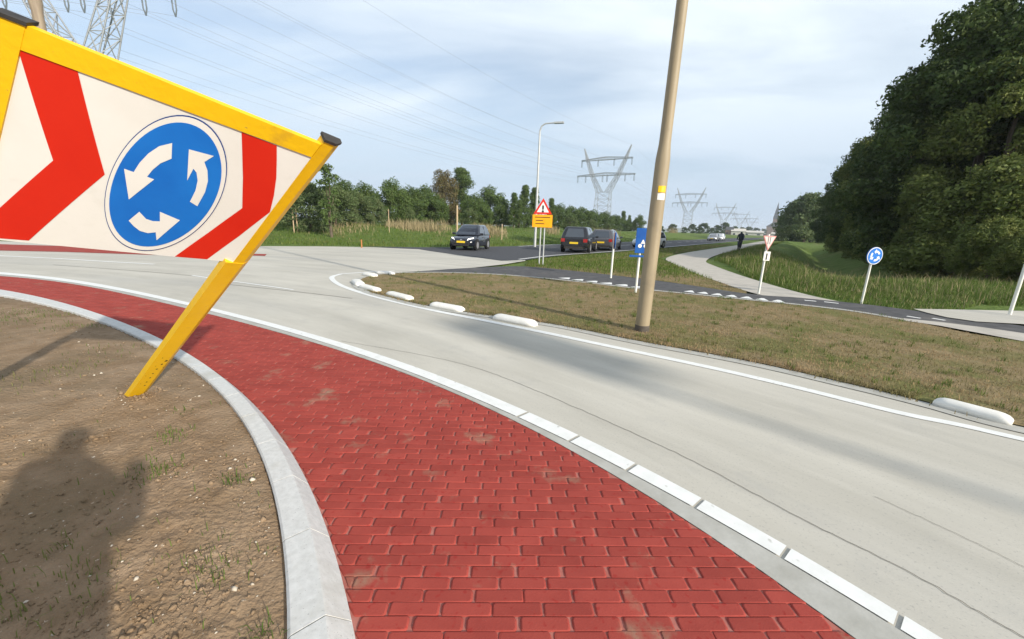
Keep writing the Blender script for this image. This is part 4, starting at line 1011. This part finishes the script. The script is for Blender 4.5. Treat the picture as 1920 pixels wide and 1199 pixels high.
for a, b in (((-.52, 0, .35), (-.05, 0, .32)), ((-.05, 0, .32), (-.2, 0, .85)), ((-.52, 0, .35), (-.18, 0, .78)), ((-.05, 0, .32), (.38, 0, .82)), ((-.18, 0, .78), (.36, 0, .9)), ((.36, 0, 1.0), (.52, 0, .35)), ((.36, -.25, 1.02), (.36, .25, 1.02))): fr.tube(a, b, .02, n=6)
fr.build('frame', M['black'], cyc_o); MB().box((-.21, 0, .90), (.25, .15, .06)).build('saddle', M['black'], cyc_o)
rid = empty('person', (cb[0], cb[1], .0), math.atan2(RD[1], RD[0]) + math.pi, label='person in dark clothes riding a bicycle on the cycle path', cat='person')
J = [(-.2, 0, .95, .15, .17), (-.12, 0, 1.2, .15, .19), (-.02, 0, 1.42, .14, .2), (.02, 0, 1.55, .06), (.05, 0, 1.70, .10, .09), (-.02, .2, 1.42, .07), (.16, .24, 1.2, .05), (.36, .22, 1.05, .04), (-.02, -.2, 1.42, .07), (.16, -.24, 1.2, .05), (.36, -.22, 1.05, .04),
     (-.15, .1, .92, .11), (.18, .11, .75, .08), (.0, .1, .35, .05), (.1, .1, .28, .045), (-.15, -.1, .92, .11), (.14, -.11, .62, .08), (-.08, -.1, .25, .05), (.02, -.1, .18, .045)]
E_ = [(0, 1), (1, 2), (2, 3), (3, 4), (2, 5), (5, 6), (6, 7), (2, 8), (8, 9), (9, 10), (0, 11), (11, 12), (12, 13), (13, 14), (0, 15), (15, 16), (16, 17), (17, 18)]
skin_body('body', J, E_, M['cloth'], rid)

# ------------------------------------------------------------------ trees
def leaf_cloud(clumps, n_leaf, size, sq=(.45, 1.25)):
    # clumps: (x,y,z,r,rz) ; leaves as small bent quads spread through clump shells
    cl = np.array(clumps); wgt = cl[:, 3] ** 2; pick = rng.choice(len(cl), n_leaf, p=wgt / wgt.sum())
    d = rng.normal(0, 1, (n_leaf, 3)); d /= np.linalg.norm(d, axis=1)[:, None]
    rr = rng.uniform(.35, 1.0, n_leaf) ** .5 * (1 + .22 * np.clip(rng.normal(0, .6, n_leaf), 0, 1.3))
    lump = 1 + .16 * np.sin(d[:, 0] * 5 + pick * 1.7) * np.sin(d[:, 1] * 6 + pick) + .12 * np.sin(d[:, 2] * 9 + pick * 2.3); rr = rr * lump
    c = cl[pick, :3] + d * (cl[pick, 3] * rr)[:, None] * np.array([1, 1, .85])
    nrm_ = d * .7 + rng.normal(0, .7, (n_leaf, 3)); nrm_ /= np.linalg.norm(nrm_, axis=1)[:, None]
    a = np.cross(nrm_, rng.normal(0, 1, (n_leaf, 3))); a /= np.linalg.norm(a, axis=1)[:, None]; b = np.cross(nrm_, a)
    s = size * rng.uniform(*sq, n_leaf)[:, None]
    v = np.stack([c - a * s, c - b * s * .55 + nrm_ * s * .12, c + a * s, c + b * s * .55 + nrm_ * s * .12], 1).reshape(-1, 3)
    return v, np.arange(n_leaf * 4).reshape(-1, 4)
def crown_clumps(h, rad, z0, n, shape='oval', cr=(.16, .30), rough=.25):
    out = []
    for _ in range(n):
        t = random.random() ** .85; z = z0 + (h - z0) * t
        if shape == 'oval': prof = math.sin(math.pi * min(1, .12 + .86 * t)) ** .6
        elif shape == 'cone': prof = max(.12, 1.0 - t * .92) ** .8
        elif shape == 'column': prof = (math.sin(math.pi * min(1, .15 + .83 * t)) ** .35)
        elif shape == 'bush': prof = math.sqrt(max(.03, 1 - t ** 2.2))
        else: prof = 1
        a = random.random() * 2 * math.pi; rr = rad * prof * (random.random() ** .45) * random.uniform(1 - rough, 1 + rough * .6)
        out.append((rr * math.cos(a), rr * math.sin(a), z, rad * random.uniform(*cr)))
    return out
def make_tree(name, h, rad, z0, ncl, nleaf, size, lm, shape='oval', cr=(.16, .30), trunk=None, limbs=7):
    o = empty(name); cl = crown_clumps(h - rad * .15, rad, z0, ncl, shape, cr)
    tr = trunk or h * .018; b = MB()
    b.path([(0, 0, -.8), (.0, .0, .0), (h * .012, -.01 * h, h * .3), (-.006 * h, .012 * h, h * .6), (0, 0, h * .86)], [tr * 1.35, tr * 1.15, tr * .8, tr * .45, tr * .12], 8)
    for k in range(limbs):
        c = random.choice(cl); zz_ = min(c[2] * .75, h * .7); b.path([(0, 0, max(.2, zz_ - rad * .45)), (c[0] * .45, c[1] * .45, zz_), (c[0] * .9, c[1] * .9, c[2])], [tr * .45, tr * .3, tr * .10], 6)
    b.build('trunk', M['bark'], o)
    v, f = leaf_cloud(cl, nleaf, size); mesh_np('crown', v, f, lm, o)
    return o
protos = {}
for k, a in dict(bigA=('broadleaf_tree', 12.5, 4.6, .6, 105, 80000, .110, LM['dark'], 'oval', (.12, .25)), bigB=('broadleaf_tree', 12.5, 4.4, .5, 100, 76000, .110, LM['dark'], 'bush', (.12, .25)),
                 bigC=('broadleaf_tree', 12.5, 4.2, .4, 100, 76000, .110, LM['olive'], 'oval', (.12, .25)),
                 bush=('bush', 5.0, 3.0, .1, 60, 36000, .095, LM['olive'], 'bush', (.16, .32)),
                 med=('broadleaf_tree', 7.0, 3.0, .5, 54, 17000, .13, LM['mid'], 'oval', (.2, .36)), medpale=('pale_tree', 6.0, 2.8, .3, 48, 15000, .13, LM['pale'], 'bush', (.2, .36)),
                 pop=('poplar_tree', 12, 2.7, .5, 90, 26000, .14, LM['mid'], 'column', (.24, .42)), popb=('copper_tree', 12, 2.9, .5, 90, 26000, .14, LM['brown'], 'column', (.24, .42)),
                 con=('conifer', 9, 2.2, .3, 80, 16000, .13, LM['mid'], 'cone', (.18, .34)), far=('broadleaf_tree', 10, 4.2, .3, 30, 3600, .38, LM['far'], 'bush', (.2, .36)),
                 sap=('sapling', 5.2, .75, 1.1, 22, 1500, .10, LM['mid'], 'column', (.25, .45))).items():
    protos[k] = make_tree(*a); protos[k].name = 'proto'
used = set()
def plant(kind, P, h, wfac=1.0, label=None, group=None, cat='tree', name=None, dz=0.0):
    pr = protos[kind]; base_h = dict(bigA=12.5, bigB=12.5, bigC=12.5, bush=5, med=7, medpale=6, pop=12, popb=12, con=9, far=10, sap=5.2)[kind]
    nm = dict(bigA='broadleaf_tree', bigB='broadleaf_tree', bigC='broadleaf_tree', bush='bush', med='broadleaf_tree', medpale='pale_tree', pop='poplar_tree', popb='copper_tree', con='conifer', far='broadleaf_tree', sap='sapling')[kind]
    o_ = pr if kind not in used else copy_tree(pr); used.add(kind); o_.name = name or nm
    s = h / base_h; o_.location = (P[0], P[1], float(terrain_h(np.array(P[0]), np.array(P[1]))) + dz); o_.rotation_euler = (0, 0, random.uniform(0, 6.28)); o_.scale = (s * wfac, s * wfac, s)
    for k_ in ('label', 'category', 'group'):
        if k_ in o_: del o_[k_]
    return tag(o_, label, cat, group)
def top_h(px, py, dist): d = ray(px, py); return CAMH + d[2] / np.hypot(d[0], d[1]) * dist
def plant_px(kind, px, top, dist, wfac=1.0, **k):
    # px column of the crown top, top = its pixel row
    d = ray(px, top); u = d[:2] / np.hypot(d[0], d[1]); P = u * dist; hz = float(terrain_h(np.array(P[0]), np.array(P[1])))
    return plant(kind, P, max(1.0, top_h(px, top, dist) - hz), wfac, **k)
# big trees on the right
GR = 'dark trees along the ditch'
for kind, left, top, dist, wf, lab in [
    ('bigA', 1745, -45, 33, 1.0, 'tallest dark broadleaf tree in the row beside the ditch'),
    ('bigB', 1688, 66, 39, .92, 'dark tree just beyond the tallest one in the row beside the ditch'),
    ('bigC', 1815, 60, 30, .95, 'mid green tree with sunlit leaves on the road side of the tallest dark tree'),
    ('bigA', 1905, 120, 38, 1.0, None), ('bigB', 1960, 160, 42, 1.0, None),
    ('bigB', 1652, 130, 46, .92, None), ('bigC', 1622, 178, 54, .92, None), ('bigA', 1598, 225, 62, .9, None), ('bigB', 1574, 272, 73, .9, None), ('bigA', 1543, 326, 92, .9, 'last dark tree of the row beside the ditch, next to the pale trees')]:
    h_ = top_h(left, top, dist); px = left + 4.3 * h_ / 12.5 * wf * FPX * 1.62 / dist
    plant_px(kind, px, top, dist, wf, label=lab or 'dark broadleaf tree in the long receding row beside the ditch', group=GR)
for kind, px, top, dist, wf in [('bush', 1925, 300, 27, 1.1), ('bush', 1835, 345, 29, 1.1), ('bush', 1765, 365, 33, 1.0), ('bush', 1700, 375, 41, 1.0), ('bush', 1640, 390, 54, 1.0), ('bush', 1885, 410, 24.5, 1.0), ('bush', 1790, 430, 27, .95), ('bush', 1598, 400, 70, 1.0), ('bush', 1722, 440, 32, .9), ('bush', 1668, 450, 40, .9), ('bush', 1620, 440, 50, .9), ('bush', 1945, 440, 23.5, 1.0)]:
    plant_px(kind, px, top, dist, wf, label={(1598, 400): 'leafy bush at the far end of the dark tree row, next to the pale trees', (1945, 440): 'leafy bush right behind the plain white sign post', (1722, 440): 'leafy bush in the tree row behind the round blue sign, on its white post side'}.get((px, top), 'leafy green bush filling the foot of the dark tree row'), group='bushes under the dark trees', cat='bush')
for kind, px, top, dist, wf in [('medpale', 1524, 366, 135, 1.1), ('med', 1506, 374, 150, 1.1), ('medpale', 1494, 392, 170, 1.2), ('med', 1535, 372, 140, 1.0)]:
    plant_px(kind, px, top, dist, wf, label='hazy pale green tree at the far end of the tree row', group='pale trees ending the row')
# left and middle tree line
for kind, px, top, dist, wf, lab in [
    ('sap', 612, 300, 34, 1.0, 'slender young tree sticking out above the bushes beside the yellow post'),
    ('popb', 834, 320, 78, 1.0, 'tall copper brown tree standing close beside a green poplar'),
    ('pop', 866, 318, 80, 1.0, 'tall green poplar standing close beside the copper brown tree')]:
    plant_px(kind, px, top, dist, wf, label=lab)
GL = 'bushes along the far field'
for kind, px, top, dist, wf in [('medpale', 575, 345, 38, 1.15), ('med', 545, 350, 42, 1.0), ('medpale', 625, 352, 40, 1.1), ('med', 640, 338, 52, 1.0), ('medpale', 665, 362, 44, 1.1), ('med', 682, 345, 56, .95), ('med', 735, 338, 50, .85), ('medpale', 700, 372, 46, 1.0), ('med', 770, 352, 62, 1.1), ('medpale', 760, 385, 50, 1.0), ('med', 795, 350, 66, 1.0), ('med', 815, 365, 64, 1.1), ('med', 890, 365, 70, 1.0), ('med', 920, 352, 84, 1.15), ('medpale', 880, 392, 55, 1.0), ('med', 905, 385, 62, 1.1), ('med', 945, 378, 76, 1.0),
        ('med', 520, 352, 48, 1.0), ('med', 470, 350, 50, 1.1), ('med', 400, 345, 52, 1.1), ('med', 320, 340, 54, 1.1)]:
    own = {(575, 345): 'pale broad-leaved shrub right behind the pair of sapling stakes', (735, 338): 'mid green tree standing behind the thin bare field stake', (920, 352): 'round-topped green tree beside the green poplar, towards the warning sign', (760, 385): 'low pale shrub behind the larger patch of dry reeds',
           (880, 392): 'low pale shrub at the foot of the green poplar, behind the black hatchback', (795, 350): 'green tree touching the copper brown tree on its sign side', (640, 338): 'taller green tree right behind the slender young tree', (945, 378): 'last bushy green tree before the dark pointed trees'}.get((px, top))
    plant_px(kind, px, top, dist, wf, label=own or {'med': 'mid green bushy tree in the belt behind the rough field', 'medpale': 'pale broad-leaved shrub at the front of the belt behind the field'}[kind], group={'med': 'green trees behind the field', 'medpale': 'pale shrubs behind the field'}[kind], cat={'med': 'tree', 'medpale': 'shrub'}[kind])
for px, top, dist, wf in [(965, 362, 74, .9), (985, 348, 78, .95), (1003, 352, 80, .9), (1035, 372, 88, .9), (975, 375, 70, .9), (1170, 396, 190, 1.0), (1181, 404, 185, .9)]:
    plant_px('con', px, top, dist, wf, label='dark pointed tree in the belt behind the warning sign', group='dark pointed trees', cat='tree')
for kind, px, top, dist, wf in [('med', 1050, 384, 96, 1.1), ('med', 1072, 388, 100, 1.2), ('med', 1092, 390, 110, 1.2), ('medpale', 1070, 405, 84, 1.2), ('med', 1112, 395, 120, 1.3), ('med', 1135, 398, 125, 1.3), ('medpale', 1110, 412, 100, 1.2), ('med', 1155, 404, 140, 1.3), ('med', 1200, 404, 150, .9), ('med', 1178, 412, 150, 1.3), ('medpale', 1140, 420, 115, 1.1)]:
    plant_px(kind, px, top, dist, wf, label={(1050, 384): 'green tree in the belt right beside the orange text board', (1135, 398): 'green tree in the belt in front of the lattice pylon legs', (1200, 404): 'round dark green tree at the end of the belt beside the beige pole'}.get((px, top), 'small green tree in the long belt beyond the line of cars'), group='trees beyond the line of cars')
k_ = 0
for px, top, dist in [(1235, 418, 260), (1262, 420, 280), (1240, 424, 220), (1300, 420, 300), (1322, 418, 320), (1312, 424, 280), (1345, 422, 360), (1360, 417, 340), (1335, 427, 300), (1378, 424, 420), (1392, 426, 520), (1405, 425, 560), (1418, 427, 700), (1432, 429, 800), (1466, 430, 800), (1480, 428, 700), (1395, 432, 480), (1284, 426, 260)]:
    plant_px('far', px, top, dist, 1.25, label='small far-off tree on the horizon beyond the main road', group='far trees on the horizon')

# ------------------------------------------------------------------ pylons and wires
def bars(mb, pts, r): 
    for a, b in pts: mb.tube(a, b, r, n=4, cap=False)
def lattice(mb, A, B, n, r):     # two four-corner rings joined by chords and zig-zags
    A, B = [np.array(q, float) for q in A], [np.array(q, float) for q in B]
    rings = [[a + (b - a) * k / n for a, b in zip(A, B)] for k in range(n + 1)]
    for k in range(n):
        for i in range(4):
            mb.tube(rings[k][i], rings[k + 1][i], r, n=4, cap=False)
            j = (i + 1) % 4
            mb.tube(rings[k][i], rings[k + 1][j], r * .6, n=4, cap=False); mb.tube(rings[k][j], rings[k + 1][i], r * .6, n=4, cap=False)
            mb.tube(rings[k + 1][i], rings[k + 1][j], r * .6, n=4, cap=False)
INS_LO = (-16, -11.2, -0.1 - 1.2, 1.3, 11.2, 16); INS_UP = (-14, -4.5, 4.5, 14)
def make_pylon(rf=1.0):
    o = empty('pylon'); r = .13 * rf
    def ring(x0, x1, d, z): return [(x0, -d, z), (x1, -d, z), (x1, d, z), (x0, d, z)]
    b = MB(); lattice(b, ring(-4.2, 4.2, 4.0, 0), ring(-3.8, 3.8, 1.6, 21.5), 6, r); b.build('tower', M['lattice'], o)
    for s in (-1, 1):
        b = MB(); q = [(s * 1.0, s * 3.8), (s * 6.4, s * 8.0), (s * 10.0, s * 11.2), (s * 12.9, s * 13.2)]; zs_ = [21.5, 30, 38, 44.5]; ds_ = [1.6, 1.3, .9, .15]
        for k in range(3): lattice(b, ring(q[k][0], q[k][1], ds_[k], zs_[k]), ring(q[k + 1][0], q[k + 1][1], ds_[k + 1], zs_[k + 1]), 3, r * .9)
        b.build('horn', M['lattice'], o)
    for z, hw__, ins in ((30, 16.5, INS_LO), (38, 14.4, INS_UP)):
        b = MB(); lattice(b, [(-hw__, -.3, z), (-hw__, .3, z), (-hw__, .3, z + .5), (-hw__, -.3, z + .5)], [(0, -.9, z), (0, .9, z), (0, .9, z + 1.5), (0, -.9, z + 1.5)], 8, r * .8)
        lattice(b, [(0, -.9, z), (0, .9, z), (0, .9, z + 1.5), (0, -.9, z + 1.5)], [(hw__, -.3, z), (hw__, .3, z), (hw__, .3, z + .5), (hw__, -.3, z + .5)], 8, r * .8)
        ca_ = b.build('crossarm', M['lattice'], o)
        for x in ins:
            i_ = MB()
            for s in (-.28, .28): i_.path([(x, 0, z), (x + s, 0, z - .6), (x + s, 0, z - 2.4), (x, 0, z - 3.2)], .10 * rf, 6)
            i_.build('insulator', M['glassins'], ca_)
    return o
pyA = make_pylon(1.0)
PY = [((ray(143, 22) * 71)[:2], .02, 1.1, 'nearest large lattice pylon whose waist shows above the yellow top bar')]; PYZ = [1.24, 1, 1, 1, 1, 1]
arm_ang = math.atan2(-.565, .825)
for P, s, lab in (((47.5, 225), 1.0, 'lattice pylon rising above the belt of trees beyond the line of cars'), ((171.5, 407), 1.0, 'lattice pylon with pale legs beside the main road, right of the beige pole'), ((300, 589), 1.0, 'faint lattice pylon next down the line toward the church'), ((424, 771), 1.0, 'fainter small lattice pylon, second last toward the church'), ((549, 953), 1.0, 'faintest tiny lattice pylon nearest to the church spire')): PY.append((np.array(P), arm_ang, s, lab))
py_objs = []
for k, (P, a, s, lab) in enumerate(PY):
    o_ = pyA if k == 0 else copy_tree(pyA); o_.location = (P[0], P[1], -.1); o_.rotation_euler = (0, 0, a); o_.scale = (s, s, s * PYZ[k]); tag(o_, lab, 'pylon', 'pylons of the high-voltage line'); py_objs.append(o_)
def att(k, x, z):
    P, a, s, _ = PY[k]; return np.array([P[0] + math.cos(a) * x * s, P[1] + math.sin(a) * x * s, z * s * PYZ[k]])
for z, xs_, nm in ((26.8, INS_LO, 'lower'), (34.8, INS_UP, 'upper'), (44.5, (-13, 13), 'top')):
    for i, x in enumerate(xs_):
        pts = []
        # a span back past the camera, then along the line
        first = att(0, x, z); back = first + np.array([-170, -120, 0]); chain = [back] + [att(k, x, z) for k in range(len(PY))]
        for a, b in zip(chain[:-1], chain[1:]):
            sag = .025 * np.linalg.norm(b - a)
            for t in np.arange(14) / 14: q = a + (b - a) * t; pts.append((q[0], q[1], q[2] - sag * 4 * t * (1 - t)))
        pts.append(tuple(chain[-1]))
        tag(MB().path(pts, .022, 4).build('power_line', M['wire']), {'lower': 'thin conductor strung below the lower crossarms of the pylons', 'upper': 'thin conductor strung below the upper crossarms of the pylons', 'top': 'thin earth wire strung between the pylon horn tips'}[nm], 'power line', {'lower': 'lower conductors', 'upper': 'upper conductors', 'top': 'earth wires'}[nm])

# ------------------------------------------------------------------ far church and houses
ch = az(1450, 430) * 900; chz = 0
o = empty('church', (ch[0], ch[1], -.5), face(ch), label='far-off church with a dark pointed spire on the horizon', cat='church')
MB().box((0, 0, 9), (22, 30, 18)).build('nave_wall', M['bbrick'], o)
MB().add([(-12, -16, 18), (12, -16, 18), (0, -12, 27), (-12, 16, 18), (12, 16, 18), (0, 12, 27)], [(0, 1, 2), (3, 5, 4), (0, 2, 5, 3), (1, 4, 5, 2), (0, 3, 4, 1)]).build('roof', M['roof'], o)
MB().box((1, -8, 16), (8, 8, 32)).build('tower', M['bbrick'], o); MB().add([(-3.6, -12.6, 32), (5.6, -12.6, 32), (5.6, -3.4, 32), (-3.6, -3.4, 32), (1, -8, 62)], [(0, 1, 4), (1, 2, 4), (2, 3, 4), (3, 0, 4), (3, 2, 1, 0)]).build('spire', M['roof'], o)
for k, (px, d, w_, h, m, lab) in enumerate([(1383, 330, 9, 5.5, 'bwall', 'white far house with a light gable beyond the cyclist'), (1366, 330, 5, 6.5, 'bbrick', 'narrow brick far house beside the white one'), (1410, 520, 20, 6, 'bwall', 'long low pale building on the horizon before the church'), (1462, 520, 16, 5, 'bwall', 'low pale building between the triangle sign and the far trees')]):
    b = az(px, 445) * d; o = empty('house', (b[0], b[1], 0), face(b), label=lab, cat='house')
    MB().box((0, 0, h * .32), (w_, w_ * .7, h * .66)).build('wall', M[m], o)
    MB().add([(-w_ * .54, -w_ * .4, h * .65), (w_ * .54, -w_ * .4, h * .65), (w_ * .5, 0, h), (-w_ * .5, 0, h), (-w_ * .54, w_ * .4, h * .65), (w_ * .54, w_ * .4, h * .65)], [(0, 1, 2, 3), (5, 4, 3, 2), (0, 3, 4), (1, 5, 2), (0, 4, 5, 1)]).build('roof', M['roof'] if m == 'bbrick' else M['bwall'], o)
    for s in (-.28, .28): MB().box((s * w_, -w_ * .352, h * .3), (w_ * .14, .05, h * .22)).build('window', M['glass'], o)
hx = np.concatenate([np.linspace(-900, 3600, 60)]); hy = 2400 + 0 * hx
V = []; 
for x in hx: V.append((x, 2600 - .25 * abs(x - 1200), -5))
for i, x in enumerate(hx): V.append((x, 2650 - .25 * abs(x - 1200), 26 + 16 * fbm(x, 0, .003, 3) + 4 * fbm(x, 3, .03, 2)))
for x in hx: V.append((x, 3000, -5))
nh = len(hx); tag(mesh_np('hills', V, [(i, i + 1, nh + i + 1, nh + i) for i in range(nh - 1)] + [(nh + i, nh + i + 1, 2 * nh + i + 1, 2 * nh + i) for i in range(nh - 1)], LM['far']), kind='structure')

# ------------------------------------------------------------------ the photographer (casts the shadow on the soil) and a mast out of view
ph = empty('person', (-.03, -.50, .0), R_(-8), label='person in a dark jacket with raised hands, standing on the kerb', cat='person')
J = [(0, 0, .92, .20, .16), (0, .0, 1.15, .19, .15), (0, .01, 1.36, .20, .13), (0, .02, 1.49, .055), (0, .05, 1.64, .088, .10), (-.21, .02, 1.37, .085), (-.25, .12, 1.17, .06), (-.14, .30, 1.30, .05), (.21, .02, 1.37, .085), (.25, .12, 1.17, .06), (.08, .31, 1.32, .05),
     (-.11, 0, .86, .13), (-.12, .02, .48, .085), (-.13, 0, .10, .06), (-.14, .14, .05, .05), (.11, 0, .86, .13), (.12, .02, .48, .085), (.13, 0, .10, .06), (.14, .14, .05, .05)]
skin_body('body', J, E_, M['cloth'], ph, 2)
ms = empty('lamp_pole', (15.6, -10.7, 0), label='tall slim grey mast carrying a blue board behind the photographer', cat='pole')
lathe_pole(MB(), (0, 0), [(-.1, .085), (4, .07), (9.2, .05)]).build('shaft', M['galv'], ms)
MB().box((.15, .15, 8.6), (.85, .06, 1.25), Matrix.Rotation(R_(45), 3, 'Z')).build('sign_board', M['blue'], ms)

# ------------------------------------------------------------------ haze
hb = MB().box((500, 2450, 29.5), (6300, 5800, 73)).build('haze', M['wire']); hb.data.materials.clear()
hm = bpy.data.materials.new('haze'); hm.use_nodes = True; ht_ = hm.node_tree; ht_.nodes.clear()
pv_ = ht_.nodes.new('ShaderNodeVolumePrincipled'); pv_.inputs['Color'].default_value = (.86, .92, 1.0, 1); pv_.inputs['Density'].default_value = .00028; pv_.inputs['Anisotropy'].default_value = .0
ho = ht_.nodes.new('ShaderNodeOutputMaterial'); ht_.links.new(pv_.outputs[0], ho.inputs['Volume']); hb.data.materials.append(hm); tag(hb, kind='stuff')
